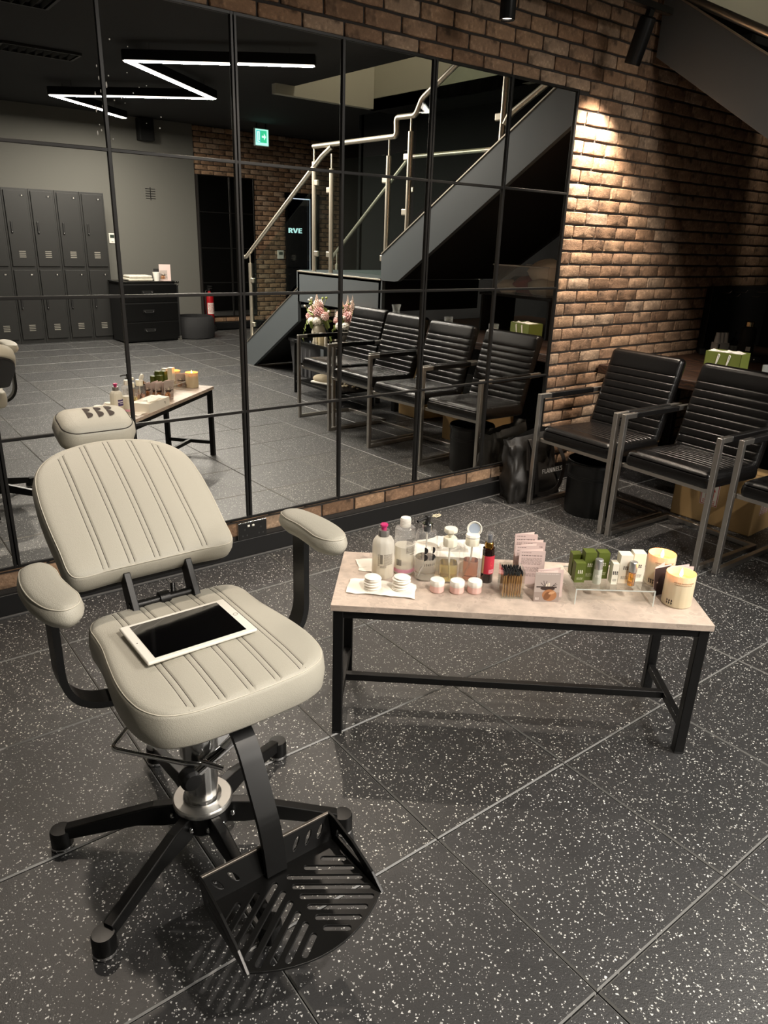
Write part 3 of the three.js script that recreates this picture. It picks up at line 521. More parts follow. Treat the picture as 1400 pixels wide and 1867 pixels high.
// ---- tall cleanser bottle
{
  const t = thing('cleanser_bottle', 'tall half-full clear bottle with a white ribbed cap and pink band', 'bottle', onTable(-.342, -.054), -.69);
  mesh('body', lathe([[0, 0], [.03, 0], [.0325, .003], [.0325, .145], [.03, .153], [.016, .157], [.015, .16], [.015, .166]]), clearPlastic(0xffffff, .2, { transmission: .85 }), t);
  mesh('contents', lathe([[0, .0045], [.0305, .0045], [.0305, .095], [0, .095]]), frosted(0xf3efe2, .55), t);
  mesh('cap', merge([lathe([[0, .158], [.0165, .158], [.0165, .183], [.015, .186], [0, .186]], 32), ...[.164, .169, .174, .179].map(y => new THREE.TorusGeometry(.0164, .0009, 6, 32).rotateX(Math.PI / 2).translate(0, y, 0))]), M.white, t);
  curvedLabel(.0329, .012, 0, 6.283, .016, std(0xd99ab0, .6), t, 'band');
  curvedLabel(.0329, .06, .1, 1.4, .098, std(0xffffff, .6, 0, { transparent: true, map: canvasTex(160, 128, (c, w, h) => { c.clearRect(0, 0, w, h); print(c, w, h, 10, 6, 150, 50, 6, '#55504c'); print(c, w, h, 10, 58, 150, 108, 8, '#55504c'); print(c, w, h, 60, 114, 140, 124, 1, '#55504c'); }) }), t, 'print');
  curvedLabel(.0329, .032, -.9, 0, .042, std(0xffffff, .6, 0, { transparent: true, map: canvasTex(96, 64, (c, w, h) => { c.clearRect(0, 0, w, h); c.fillStyle = '#444'; for (let i = 0; i < 20; i++) c.fillRect(10 + i * 3, 6, hash(i, 4, 3) > .5 ? 2 : 1, 40); }) }), t, 'print');
}
// ---- clear pump bottle with large letters
{
  const t = thing('pump_bottle', 'clear round pump bottle with a black pump and large black letters', 'bottle', onTable(-.275, -.022), -.73);
  mesh('body', lathe([[0, 0], [.031, 0], [.034, .004], [.034, .148], [.031, .157], [.017, .161], [.0155, .163], [.0155, .166]]), clearPlastic(0xffffff, .02), t);
  mesh('contents', lathe([[0, .0055], [.032, .0055], [.032, .072], [0, .072]]), liquid(0xfbf8ee, .2), t);
  mesh('collar', lathe([[.0145, .158], [.0165, .16], [.0165, .182], [.015, .184], [0, .184]]), M.chrome, t);
  mesh('pump', merge([lathe([[0, .183], [.0075, .184], [.0075, .192], [.009, .194], [.009, .206], [.007, .209], [0, .209]], 20), tube(roundPath([[0, .2, 0], [-.012, .202, .012], [-.03, .198, .03]], .01), .0042)]), M.plastic, t);
  mesh('dip_tube', tube(roundPath([[0, .165, 0], [0, .06, 0], [-.02, .008, .012]], .05), .0028), frosted(0xf4f2ea, .4), t);
  const ink = std(0x0d0d0d, .6, 0, { side: THREE.DoubleSide });
  for (const th of [.02, .78, 1.55]) mesh('letter', aroundCylinder(mergeGeometries([-1, 1].map(s => new THREE.CircleGeometry(.0112, 18, -Math.PI / 2, Math.PI).translate(-.005, s * .0115, 0))), .0344, th).translate(0, .094, 0), ink, t);
  curvedLabel(.0344, .012, -.15, 1.25, .058, std(0xffffff, .6, 0, { transparent: true, map: canvasTex(192, 32, (c, w, h) => { c.clearRect(0, 0, w, h); c.fillStyle = '#161616'; c.font = 'bold 26px sans-serif'; c.fillText('L O N D O N', 6, 26); }) }), t, 'lettering');
}
// ---- two square foaming bottles
function foamBottle(label, p, turn, col, dist, lvl, flip, w) {
  const t = thing('foaming_bottle', label, 'bottle', p, turn), h = .115;
  const shell = (s, a, b) => new THREE.ExtrudeGeometry(new THREE.Shape(superRect(s, s, .012, 5).map(q => new THREE.Vector2(q[0], q[1]))), { depth: b - a, bevelEnabled: true, bevelThickness: .004, bevelSize: .003, bevelSegments: 3 }).rotateX(-Math.PI / 2).translate(0, a + .004, 0);
  mesh('body', shell(w - .006, 0, h - .008), clearPlastic(0xffffff, .02), t);
  mesh('contents', shell(w - .014, .004, lvl), liquid(col, dist), t);
  mesh('neck', lathe([[.0, h], [.019, h], [.019, h + .006], [0, h + .006]]), clearPlastic(0xffffff, .05), t);
  mesh('collar', lathe([[0, h + .002], [.021, h + .002], [.0215, h + .005], [.0215, h + .024], [.019, h + .028], [0, h + .028]], 32), std(0xeee8d4, .5), t);
  if (!flip) mesh('pump', merge([cy(.0045, .0055, .024, 0, h + .038, 0), lathe([[0, h + .046], [.019, h + .046], [.0205, h + .048], [.0205, h + .056], [.019, h + .0585], [0, h + .0585]], 32), cy(.006, .01, .012, 0, h + .043, .004)]), std(0xf0ead6, .5), t);
  else {
    const lid = mesh('flip_lid', lathe([[0, 0], [.022, 0], [.0235, .003], [.0235, .008], [.021, .009], [.02, .004], [0, .004]], 32), std(0xf3f0e6, .45), t, [.004, h + .047, -.018]); lid.rotation.x = Math.PI / 2 - .25;
    mesh('gasket', cy(.017, .017, .001, 0, .0045, 0), std(0xa8b4c4, .35), lid);
    mesh('pump_cup', lathe([[0, h + .026], [.02, h + .026], [.0225, h + .03], [.02, h + .036], [0, h + .034]], 32), std(0xf3f0e6, .45), t);
  }
  mesh('dip_tube', tube(roundPath([[0, h, 0], [0, .06, 0], [flip ? -.02 : .004, .01, .008]], .04), .003), frosted(0xf4f2ea, .4), t);
}
foamBottle('square clear foaming bottle with pale yellow soap and round pump', onTable(-.203, -.016), TA + .03, 0xecd87a, .075, .052, false, .062);
foamBottle('square clear bottle of peach liquid with its white lid flipped open', onTable(-.134, -.032), TA - .05, 0xdc9069, .06, .057, true, .054);
// ---- brown spray bottle
{
  const t = thing('spray_bottle', 'slim dark brown spray bottle with a red label and gold collar', 'bottle', onTable(-.083, -.02), -.85);
  mesh('body', lathe([[0, 0], [.0175, 0], [.0195, .003], [.0195, .105], [.018, .113], [.011, .117], [0, .117]]), phy(0x1c0906, .1, 0, { clearcoat: 1 }), t);
  curvedLabel(.0198, .06, -.95, 1.55, .062, textLabel(160, 128, (c, w, h) => { c.fillStyle = '#c43145'; c.fillRect(0, 0, w, h); c.fillStyle = '#d8b98b'; c.fillRect(0, 0, 26, h); c.strokeStyle = '#d96a52'; c.lineWidth = 2; c.beginPath(); c.arc(108, 52, 14, 0, 5); c.stroke(); c.beginPath(); c.arc(100, 70, 9, 2, 7); c.stroke(); c.fillStyle = '#e9a9ad'; c.fillRect(80, 96, 62, 26); print(c, w, h, 86, 102, 138, 118, 2, '#b8434e'); }), t);
  mesh('collar', lathe([[.011, .115], [.0135, .116], [.0135, .131], [.012, .133], [0, .133]]), std(0xb98d3f, .25, 1), t);
  mesh('sprayer', cy(.007, .008, .022, 0, .144, 0), std(0x4a4f58, .4), t);
  mesh('over_cap', lathe([[.011, .131], [.011, .162], [.009, .165], [0, .165]]), clearPlastic(0xffffff, .02), t);
}
// ---- three jars
[[-.238, .066, 'small pink jar with a white lid, leftmost of three beside the cotton pads'], [-.178, .066, 'small pink jar with a white lid, middle of the three in a row'], [-.125, .06, 'small pink jar with a white lid, nearest the brown spray bottle']].forEach(([x, z, lab]) => {
  const t = thing('cream_jar', lab, 'jar', onTable(x, z), 0, 'small pink jars');
  mesh('jar', lathe([[0, 0], [.019, 0], [.0215, .003], [.0215, .022], [0, .022]]), std(0xe6bcb2, .35), t);
  mesh('lid', lathe([[0, .022], [.0215, .022], [.022, .024], [.022, .036], [.0205, .039], [.0165, .0395], [0, .039]]), M.white, t);
});
// ---- acrylic cup of cotton-tipped sticks
{
  const t = thing('stick_holder', 'clear acrylic box filled with black-tipped wooden sticks', 'holder', onTable(-.018, .06), TA + .08);
  const w = .064, h = .088, k = .003;
  mesh('box', merge([bx(w, k, w, 0, k / 2, 0), bx(w, h, k, 0, h / 2, w / 2), bx(w, h, k, 0, h / 2, -w / 2), bx(k, h, w, w / 2, h / 2, 0), bx(k, h, w, -w / 2, h / 2, 0)]), M.acrylic, t);
  const stick = cy(.0013, .0013, .07, 0, .035, 0, 6), tip = new THREE.SphereGeometry(.0028, 8, 6).scale(1, 2.6, 1), wd = std(0xb98a52, .7), bl = std(0x0b0b0b, .85);
  for (let i = 0; i < 8; i++) for (let j = 0; j < 8; j++) { const s = mesh('wooden_stick', stick, wd, t, [-.026 + i * .0073 + rr(-.001, .001), .004, -.026 + j * .0073 + rr(-.001, .001)]); s.rotation.set(rr(-.03, .03), 0, rr(-.03, .03)); mesh('cotton_tip', tip, bl, s, [0, .074, 0]); }
}
// ---- leaflets
const leafText = canvasTex(128, 192, (c, w, h) => { c.fillStyle = '#d3bdb8'; c.fillRect(0, 0, w, h); print(c, w, h, 12, 10, 60, 16, 1, '#7a6662'); print(c, w, h, 12, 26, 116, 34, 1, '#5c4c49'); print(c, w, h, 12, 42, 112, 82, 8, '#8a7672'); print(c, w, h, 12, 94, 100, 122, 5, '#8a7672'); print(c, w, h, 12, 132, 90, 150, 3, '#8a7672'); });
const leafPhoto = canvasTex(160, 224, (c, w, h) => {
  c.fillStyle = '#b0a39c'; c.fillRect(0, 0, w, h); c.fillStyle = '#9a8b83'; c.fillRect(0, 150, w, 74); print(c, w, h, 12, 12, 148, 16, 1, '#efe9e4');
  c.fillStyle = '#2b211d'; c.fillRect(12, 106, 128, 9); c.fillStyle = '#3a2b24'; c.beginPath(); c.ellipse(84, 122, 46, 14, 0, 0, 7); c.fill(); c.fillStyle = '#a5714a'; c.beginPath(); c.ellipse(98, 172, 46, 44, .3, 0, 7); c.fill(); c.fillStyle = '#7b5030'; c.beginPath(); c.ellipse(84, 178, 20, 34, .4, 0, 7); c.fill(); c.fillStyle = '#c99a72'; c.beginPath(); c.ellipse(112, 154, 22, 10, -.4, 0, 7); c.fill();
  c.fillStyle = '#e3d8c4'; c.fillRect(70, 84, 10, 22); c.fillRect(86, 80, 9, 26); c.strokeStyle = '#2c2420'; c.lineWidth = 3; for (const [x, dx] of [[60, -22], [64, -8], [66, 10], [112, 22], [108, 34]]) { c.beginPath(); c.moveTo(x, 104); c.lineTo(x + dx, 56 + Math.abs(dx)); c.stroke(); }
  c.fillStyle = '#efe6e0'; for (let k = 0; k < 3; k++) for (const s of [0, 1]) { c.beginPath(); c.arc(10 + k * 9, 196 + s * 9, 4.4, -1.57, 1.57); c.fill(); }
});
const leafDark = canvasTex(96, 128, (c, w, h) => { c.fillStyle = '#3a2a28'; c.fillRect(0, 0, w, h); c.fillStyle = '#e9d6cf'; c.beginPath(); c.arc(20, 70, 4, 0, 7); c.fill(); c.fillRect(0, 0, w, 5); });
const pinkPaper = std(0xd9c2bb, .8), mText = std(0xffffff, .75, 0, { map: leafText }), mPhoto = std(0xffffff, .6, 0, { map: leafPhoto }), mDark = std(0xffffff, .6, 0, { map: leafDark });
function leaflet(label, lx, lz, turn, w, h, front, open = .28, group) {   // a folded card standing like a tent
  const t = thing('folded_leaflet', label, 'leaflet', onTable(lx, lz), TA + turn, group);
  const cover = () => { const g = new THREE.PlaneGeometry(w, h).translate(0, h / 2, .0006); return g; };
  const a = mesh('cover', bx(w, h, .001, 0, h / 2, 0), pinkPaper, t, [0, 0, .012]); a.rotation.x = -.1; mesh('print', cover(), front, a);
  const pv = mesh('back_leaf', bx(w, h, .001, w / 2, h / 2, 0), pinkPaper, t, [-w / 2, 0, .012]); pv.rotation.set(-.1, open, 0); const pr = mesh('print', new THREE.PlaneGeometry(w, h).rotateY(Math.PI).translate(w / 2, h / 2, -.0006), mPhoto, pv); return t;
}
leaflet('pale pink price leaflet standing at the back of the leaflet row', .044, -.118, .05, .072, .125, mText, .4);
leaflet('second pale pink leaflet from the back with turned corner', .064, -.092, -.05, .075, .112, mText, .35);
leaflet('middle pale pink leaflet in the standing row', .04, -.062, .06, .074, .11, mText, .3);
leaflet('pale pink leaflet printed with a text list behind the photo leaflet', .052, -.028, .02, .08, .108, mText, .3);
leaflet('leaflet with a photo of plants on a stone table', .083, .088, .06, .075, .092, mPhoto, .3);
leaflet('small leaflet standing just behind the photo leaflet', .097, .052, .1, .078, .085, mText, .3);
leaflet('dark brown covered leaflet standing between the two candles', .442, -.002, .5, .066, .092, mDark, .35);
leaflet('blush leaflet behind the front candle', .503, -.014, .12, .075, .088, pinkPaper, .3);
leaflet('tiny blush leaflet closest to the front candle', .508, .004, .06, .068, .078, pinkPaper, .25);
// ---- acrylic riser with boxes and vials
const RY = TY + .052;
{
  const t = thing('display_riser', 'clear acrylic riser carrying green and white boxes', 'riser', onTable(.278, .022), TA + .05);
  mesh('deck', rb(.235, .004, .16, .0015, 0, .05, 0, 2), M.acrylic, t); for (const z of [-1, 1]) mesh('edge', rb(.235, .0035, .0012, .0005, 0, .05, z * .0805, 1), M.acrylicEdge, t);
  for (const s of [-1, 1]) { mesh('side', rb(.004, .05, .16, .0015, s * .1155, .026, 0, 2), M.acrylic, t); mesh('edge', rb(.0035, .05, .0012, .0005, s * .1155, .026, .0805, 1), M.acrylicEdge, t); }
}
const bbbOn = (parent, w, y, z, col) => mesh('logo', logoB(3, w).translate(0, y, z), std(col, .6), parent);
function carton(label, p, turn, w, h, d, body, topc, ink, textc) {
  const t = thing('product_carton', label, 'box', p, turn);
  mesh('carton', bx(w, h, d, 0, h / 2, 0), body, t); mesh('top_flap', bx(w - .0006, .0006, d - .0006, 0, h + .0001, 0), topc, t);
  bbbOn(t, .012, h * .56, d / 2 + .0005, ink); const pr = mesh('print', new THREE.PlaneGeometry(w * .7, h * .16).translate(0, h * .2, d / 2 + .0005), std(0xffffff, .6, 0, { transparent: true, map: canvasTex(64, 32, (c, W, H) => { c.clearRect(0, 0, W, H); print(c, W, H, 4, 4, 60, 28, 4, textc); }) }), t);
}
const olive = std(0x56621f, .55), wht = std(0xe9e4d4, .55), olv2 = std(0x56621f, .55);
const R0 = (x, z) => onTable(.278 + x, .05 + z, RY);
carton('tall olive green carton with white letters at the riser left', R0(-.068, -.02), TA + .1, .034, .09, .034, olive, olive, 0xe9e6d6, '#cfd0a8');
carton('olive green carton standing right of the tallest green one', R0(-.024, -.035), TA + .1, .034, .084, .03, olive, olive, 0xe9e6d6, '#cfd0a8');
carton('short olive green carton at the front left corner of the riser', R0(-.098, .0), TA + .1, .03, .062, .03, olive, olive, 0xe9e6d6, '#cfd0a8');
carton('half hidden olive carton behind the short green one', R0(-.1, -.045), TA + .1, .03, .07, .03, olv2, olv2, 0xe9e6d6, '#cfd0a8');
carton('tall cream white carton with black letters on the riser', R0(.036, -.012), TA + .05, .036, .09, .034, wht, wht, 0x26221f, '#8a8478');
carton('cream white carton at the right back of the riser', R0(.08, -.03), TA + .05, .036, .09, .034, wht, wht, 0x26221f, '#8a8478');
carton('slim white carton standing left of the tall white one', R0(.005, .0), TA + .05, .018, .066, .03, wht, wht, 0x26221f, '#8a8478');
function vial(label, p, glassMat, fill) {
  const t = thing('serum_vial', label, 'bottle', p);
  mesh('body', lathe([[0, 0], [.0115, 0], [.0125, .002], [.0125, .045], [.011, .048], [0, .048]], 24), glassMat, t);
  if (fill) mesh('contents', lathe([[0, .003], [.0105, .003], [.0105, .043], [0, .043]], 24), fill, t);
  mesh('cap', lathe([[0, .047], [.0118, .047], [.012, .049], [.012, .076], [.0105, .078], [0, .078]], 24), std(0xb9bab8, .32, .7), t);
  mesh('logo', aroundCylinder(logoB(3, .009), .0128, -.95).translate(0, .028, 0), std(fill ? 0x7a6a18 : 0xe9e6de, .6, 0, { side: THREE.DoubleSide }), t);
}
vial('frosted glass vial with silver cap before the green cartons', R0(-.045, .012), frosted(0xdcded2, .45), null);
vial('vial of yellow oil with silver cap before the white cartons', R0(.054, .018), clearPlastic(0xffffff, .03), liquid(0xe8b818, .012));
// ---- candles
const waxGlass = phy(0xdccfb0, .3, 0, { transmission: .2, thickness: 0, ior: 1.4 });
function candle(label, p, turn) {
  const t = thing('candle', label, 'candle', p, turn, 'lit candles');
  mesh('tumbler', lathe([[0, 0], [.039, 0], [.0425, .003], [.0425, .1], [.0415, .1015], [.0395, .1], [.0395, .006], [0, .006]], 48), waxGlass, t);
  mesh('wax', lathe([[0, .0065], [.039, .0065], [.039, .078], [0, .0765]], 48), phy(0xf3d79c, .4, 0, { transmission: .3, thickness: 0 }), t);
  mesh('wick', cy(.0011, .0011, .012, 0, .082, 0, 8), M.plastic, t);
  mesh('flame', lathe([[0, -.011], [.003, -.009], [.0052, -.003], [.0046, .004], [.0024, .012], [.0, .019]], 16), std(0xffffff, .5, 0, { emissive: 0xffc873, emissiveIntensity: 9 }), t, [0, .097, 0]);
  const l = new THREE.PointLight(0xff9838, .08, 0, 2); l.position.set(p[0], p[1] + .098, p[2]); l.castShadow = true; l.shadow.radius = .25; scene.add(l);
  mesh('logo', aroundCylinder(logoB(3, .016), .0429, -.5).translate(0, .018, 0), std(0x2d2723, .6, 0, { side: THREE.DoubleSide }), t);
  curvedLabel(.0429, .014, -.45, 1.05, .079, std(0xffffff, .6, 0, { transparent: true, map: canvasTex(256, 48, (c, w, h) => { c.clearRect(0, 0, w, h); c.fillStyle = '#7a4a14'; c.font = 'bold 20px serif'; c.fillText('AMYRIS SANDALWOOD', 8, 20); print(c, w, h, 20, 30, 230, 42, 2, '#8a5a20'); }) }), t, 'lettering');
}
candle('lit cream candle with black letters at the table front corner', onTable(.476, .062), -1.05);
candle('lit cream candle at the back, behind the leaflets', onTable(.462, -.074), -1.05);
// ---- cotton pads on a tissue, folded napkins, tissue box
function ragged(w, d, amp, th, seedk, n = 14) {       // a thin crumpled sheet with thickness
  const g = new THREE.BoxGeometry(w, th, d, n, 1, n), p = g.attributes.position;
  for (let i = 0; i < p.count; i++) { const x = p.getX(i), z = p.getZ(i), e = noise(x * 26 + seedk, z * 26 + 9, 997, 5) + .5 * noise(x * 60 + seedk, z * 60, 997, 6); p.setXYZ(i, x + .006 * (noise(z * 40 + seedk, 3, 997, 7) - .5), p.getY(i) + amp * Math.max(0, e - .45), z + .006 * (noise(x * 40, seedk, 997, 8) - .5)); }
  g.computeVertexNormals(); return g;
}
solo('paper_tissue', ragged(.205, .095, .008, .0014, 3), M.paper, 'crumpled white tissue spread under the cotton pads', 'tissue', onTable(-.405, .075, TY + .0012), [0, TA - .08, 0]);
function padStack(label, lx, lz, turn, tilt) {
  const t = thing('cotton_pads', label, 'cotton pads', onTable(lx, lz, TY + .004), turn);
  for (let k = 0; k < 8; k++) { const r = .0255 + rr(-.0012, .0012), pts = [[0, 0], [r - .003, 0], [r, .002], [r, .0035], [r - .003, .0055], [0, .0058]]; const o = mesh('pad', lathe(pts, 24), M.paper, t, [rr(-.002, .002) + tilt * k * .0006, k * .0052, rr(-.002, .002)]); o.rotation.set(rr(-.05, .05), 0, rr(-.05, .05) - tilt * .04); }
}
padStack('left stack of round white cotton pads on the tissue', -.432, .082, 0, 0);
padStack('right stack of round white cotton pads on the tissue', -.348, .075, 0, 1);
solo('paper_napkin', ragged(.075, .06, .004, .0014, 11), M.paper, 'folded white napkin at the table back left corner', 'napkin', onTable(-.458, -.105, TY + .0012), [0, TA + .25, 0]);
solo('paper_napkin', ragged(.085, .05, .004, .0014, 15), M.paper, 'white napkin half under the frosted squeeze bottle', 'napkin', onTable(-.44, -.06, TY + .0014), [0, TA - .2, 0]);
solo('paper_napkin', ragged(.1, .07, .004, .0014, 21), M.paper, 'thin white napkin lying before the tissue box toward the mirror', 'napkin', onTable(-.35, -.135, TY + .0012), [0, TA + .1, 0]);
{
  const t = thing('tissue_box', 'flat white tissue box with a tissue pulled up, behind the bottles', 'tissue box', onTable(-.196, -.131), TA + .01);
  mesh('carton', bx(.235, .052, .118, 0, .026, 0), M.paper, t);
  mesh('slot', bx(.12, .0006, .03, 0, .0524, 0), std(0xbdb7ab, .8), t);
  mesh('mark', new THREE.TorusGeometry(.008, .0012, 6, 18, 4.4).rotateY(Math.PI).translate(.06, .026, -.0592), std(0x6d675f, .6), t);
  const g = new THREE.PlaneGeometry(.19, .1, 26, 16), p = g.attributes.position;
  for (let i = 0; i < p.count; i++) { const x = p.getX(i), y = p.getY(i) / .1 + .5, s = .35 + .65 * y; p.setXYZ(i, x * s + .012 * Math.sin(y * 5), .053 + .05 * y - .03 * y * y - .03 * y * y * Math.abs(x) * 6 + .006 * (noise(x * 70 + 5, y * 7, 997, 4) - .5), .03 * Math.sin(x * 55) * y * .35 - .06 * y * y + .012 * (noise(x * 50, y * 9, 997, 3) - .5)); }
  g.computeVertexNormals(); const m = phy(0xf4f0e8, .9, 0, { transmission: .3, thickness: 0, side: THREE.DoubleSide }); mesh('tissue', g, m, t);
}
// ---- hair elastic on the floor
{
  const pts = []; for (let k = 0; k <= 60; k++) { const a = k / 60 * 6.283 * 2; pts.push(V(.022 * Math.cos(a) * (1 + .25 * Math.sin(2.5 * a)), .004 + .003 * (1 + Math.sin(3.5 * a)), .014 * Math.sin(a) * (1 + .2 * Math.cos(1.5 * a)))); }
  solo('hair_elastic', tube(pts, .0022, 6), std(0xd8cfb4, .8), 'cream hair elastic lying on the floor near the mirror wall', 'hair elastic', [.60, 0, .09]);
}

// ================================================================ WAITING CHAIRS BY THE STAIRS
{
  const t = thing('leather_armchair', 'black ribbed leather armchair nearest the brick wall, bin beneath it', 'chair', [1.462, 0, .495], -Math.PI / 2 - .03, 'waiting chairs');
  const S = .025;
  for (const s of [-1, 1]) {
    mesh('front_leg', rb(S, .655, S, .003, s * .258, .3275, .27, 2), M.steel, t);
    mesh('floor_rail', rb(S, S, .5, .003, s * .258, .0125, .0075, 2), M.steel, t);
    const arm = mesh('armrest', rb(S, S, .53, .003, s * .258, .6425, -.005, 2), M.steel, t);
    mesh('arm_wrap', rb(S + .006, S + .006, .36, .006, s * .258, .6425, .015, 2), M.leather, arm);
  }
  mesh('rear_rail', rb(.541, S, S, .003, 0, .0125, -.248, 2), M.steel, t);
  mesh('seat_rail', rb(.5, .02, .02, .002, 0, .39, .24, 2), M.steel, t);
  const lines = []; for (let k = 0; k < 10; k++) lines.push(.155 - k * .034);
  const sc = cushion({ pts: superRect(.462, .43, .022, 6, 0, .04).reverse(), t: .08, drop: .026, edge: .034, dome: .008, fadeAt: .03, gB: lines, gw: .003, gd: .0026, broad: { g: lines, w: .010, d: .0016, alongB: true }, bulge: .006, na: 10, nb: 40 });
  const seat = mesh('seat', sc.geo, M.leather, t, [0, .388, 0]); seat.rotation.x = -.03;
  const bl = []; for (let k = 0; k < 9; k++) bl.push(-.372 + k * .041);
  const bcn = cushion({ pts: superRect(.455, .47, .024, 6, 0, -.235).reverse(), t: .06, drop: .016, edge: .026, dome: .008, fadeAt: .022, gB: bl, gw: .0032, gd: .004, broad: { g: bl, w: .010, d: .0022, alongB: true }, bulge: .006, na: 10, nb: 40 });
  const be = 17 * Math.PI / 180, n = V(0, Math.sin(be), Math.cos(be)), u = V(0, Math.cos(be), -Math.sin(be));
  const back = mesh('backrest', bcn.geo, M.leather, t, [0, .425, -.165]); back.quaternion.setFromRotationMatrix(new THREE.Matrix4().makeBasis(V(1, 0, 0), n, u.clone().negate())); back.position.addScaledVector(n, -.02);
  for (const s of [-1, 1]) mesh('arm_bracket', rb(.05, .02, .03, .003, s * .238, .642, -.25, 2), M.satinBlack, t);
  copyOf(t, 'second black ribbed armchair from the brick wall, before the cardboard box', [1.455, 0, 1.055], -Math.PI / 2 + .04);
  copyOf(t, 'third black ribbed armchair, only its left side in view at the right edge', [1.5, 0, 1.635], -Math.PI / 2 + .01);
  copyOf(t, 'fourth black ribbed armchair beside the flower table, seen in the mirror', [1.565, 0, 2.185], -Math.PI / 2);
}
// waste bin
{
  const t = thing('waste_bin', 'round black metal waste bin under the first armchair', 'bin', [1.41, 0, .49]);
  mesh('drum', lathe([[0, .004], [.128, .004], [.132, 0], [.136, .004], [.1395, .18], [.141, .22], [.143, .305], [.146, .309], [.143, .312], [.139, .308], [.135, .02], [0, .02]], 56), M.satinBlack, t);
  mesh('bead', merge([.215, .224, .233].map(y => new THREE.TorusGeometry(.1413, .002, 6, 56).rotateX(Math.PI / 2).translate(0, y, 0))), M.satinBlack, t);
  mesh('liner', lathe([[.1385, .300], [.1395, .306], [.1475, .304], [.1480, .29], [.1470, .29], [.1462, .3]], 56), std(0x060606, .3), t);
}
// shopping bag
{
  const t = thing('shopping_bag', 'black fabric shopping bag slumped against the brick wall', 'bag', [1.31, 0, .115], -.1);
  const P = [], I = [], U = [], n = 48, rows = 22;
  for (let r = 0; r <= rows; r++) {
    const v = r / rows, y = .39 * v;
    for (let k = 0; k < n; k++) {
      const a = k / n * 6.283, c = Math.cos(a), s = Math.sin(a), ex = Math.sign(c) * Math.pow(Math.abs(c), .45), ez = Math.sign(s) * Math.pow(Math.abs(s), .5);
      const w = .185 + .014 * Math.sin(v * 5 + 1), d = .085 * (1 - .68 * Math.pow(v, 1.5)) + .006 * Math.sin(v * 9);
      const cr = .034 * (noise(a * 2.2 + 3, v * 4.5, 997, 3) - .5) + .022 * (noise(a * 5, v * 9 + 4, 997, 8) - .5) + .03 * (noise(k / n * 7, v * 2 + 9, 997, 2) - .5) * (ex < -.2 ? 1 : .4);
      P.push(ex * (w + cr) - .02 * v, y + (v > .9 ? .02 * ex : 0) + (v > 0 ? .01 * (noise(a * 3, v * 5, 997, 6) - .5) : 0), ez * (d + cr) - .03 * v * v); U.push(k / n * 1.2, v * .4);
    }
  }
  for (let r = 0; r < rows; r++) for (let k = 0; k < n; k++) { const a = r * n + k, b = r * n + (k + 1) % n; I.push(a, a + n, b, b, a + n, b + n); }
  const g = new THREE.BufferGeometry(); g.setAttribute('position', new THREE.Float32BufferAttribute(P, 3)); g.setAttribute('uv', new THREE.Float32BufferAttribute(U, 2)); g.setIndex(I); g.computeVertexNormals();
  const cloth = std(0x211f1d, .42, 0, { bumpMap: rep(fineBump, 6), bumpScale: .0006, side: THREE.DoubleSide });
  mesh('body', g, cloth, t); mesh('base', bx(.36, .006, .15, 0, .004, 0), cloth, t);
  mesh('strap', merge([sweepBar(roundPath([[-.1, .2, .09], [-.075, .4, .035], [-.06, .28, .1], [-.035, .05, .115]], .06, 8), [1, 0, 0], .028, .003), sweepBar(roundPath([[.16, .32, .04], [.185, .22, .1], [.14, .07, .115], [.05, .04, .118], [-.03, .05, .116]], .05, 8), [0, .2, 1], .003, .028)]), std(0x24211f, .5), t);
}
const font = await new FontLoader().loadAsync('fonts/droid/droid_sans_bold.typeface.json');
const word = (s, size, depth = .0008) => { const g = new TextGeometry(s, { font, size, depth, curveSegments: 4 }); g.computeBoundingBox(); const b = g.boundingBox; return g.translate(-(b.max.x + b.min.x) / 2, -(b.max.y + b.min.y) / 2, 0); };
{
  const bag = scene.getObjectByName('shopping_bag');
  mesh('lettering', word('FLANNELS', .024).scale(1, 1.12, 1), std(0xe4e2de, .6), bag, [.075, .185, .108], [-.12, 0, .03]).userData.label = 'white capital lettering';
}
// cardboard boxes under the counter
const upLabel = textLabel(128, 160, (c, w, h) => { c.fillStyle = '#cfc9bd'; c.fillRect(0, 0, w, h); c.strokeStyle = '#9a2f22'; c.lineWidth = 5; c.strokeRect(6, 6, w - 12, h - 12); c.fillStyle = '#a8281c'; for (const x of [40, 88]) { c.fillRect(x - 6, 50, 12, 66); c.beginPath(); c.moveTo(x - 15, 54); c.lineTo(x, 22); c.lineTo(x + 15, 54); c.fill(); } c.fillRect(18, 122, w - 36, 4); c.font = 'bold 20px sans-serif'; c.fillText('THIS SIDE', 16, 146); });
function carBox(label, p, turn, w, h, d) {
  const t = thing('cardboard_box', label, 'box', p, turn);
  mesh('carton', metricUv(rb(w, h, d, .006, 0, h / 2, 0, 2)), M.card, t);
  mesh('tape', bx(.05, .0012, d + .002, 0, h + .0002, 0), std(0xb89a68, .3), t);
  for (const s of [-1, 1]) mesh('flap_line', bx(w - .01, .0012, .003, 0, h + .0003, s * .006), std(0x6d5637, .9), t);
  return t;
}
{ const t = carBox('cardboard box with red up-arrow label beneath the second armchair', [1.97, 0, .99], -Math.PI / 2 + .05, .46, .3, .3); mesh('label', rb(.1, .125, .001, .0003, -.02, .17, .1508, 1), upLabel, t); mesh('label', rb(.1, .125, .001, .0003, 0, .17, 0, 1).rotateY(Math.PI / 2).translate(.2308, 0, .03), upLabel, t); }
carBox('cardboard box on edge behind the third armchair', [2.28, 0, 1.95], .1, .34, .42, .3);

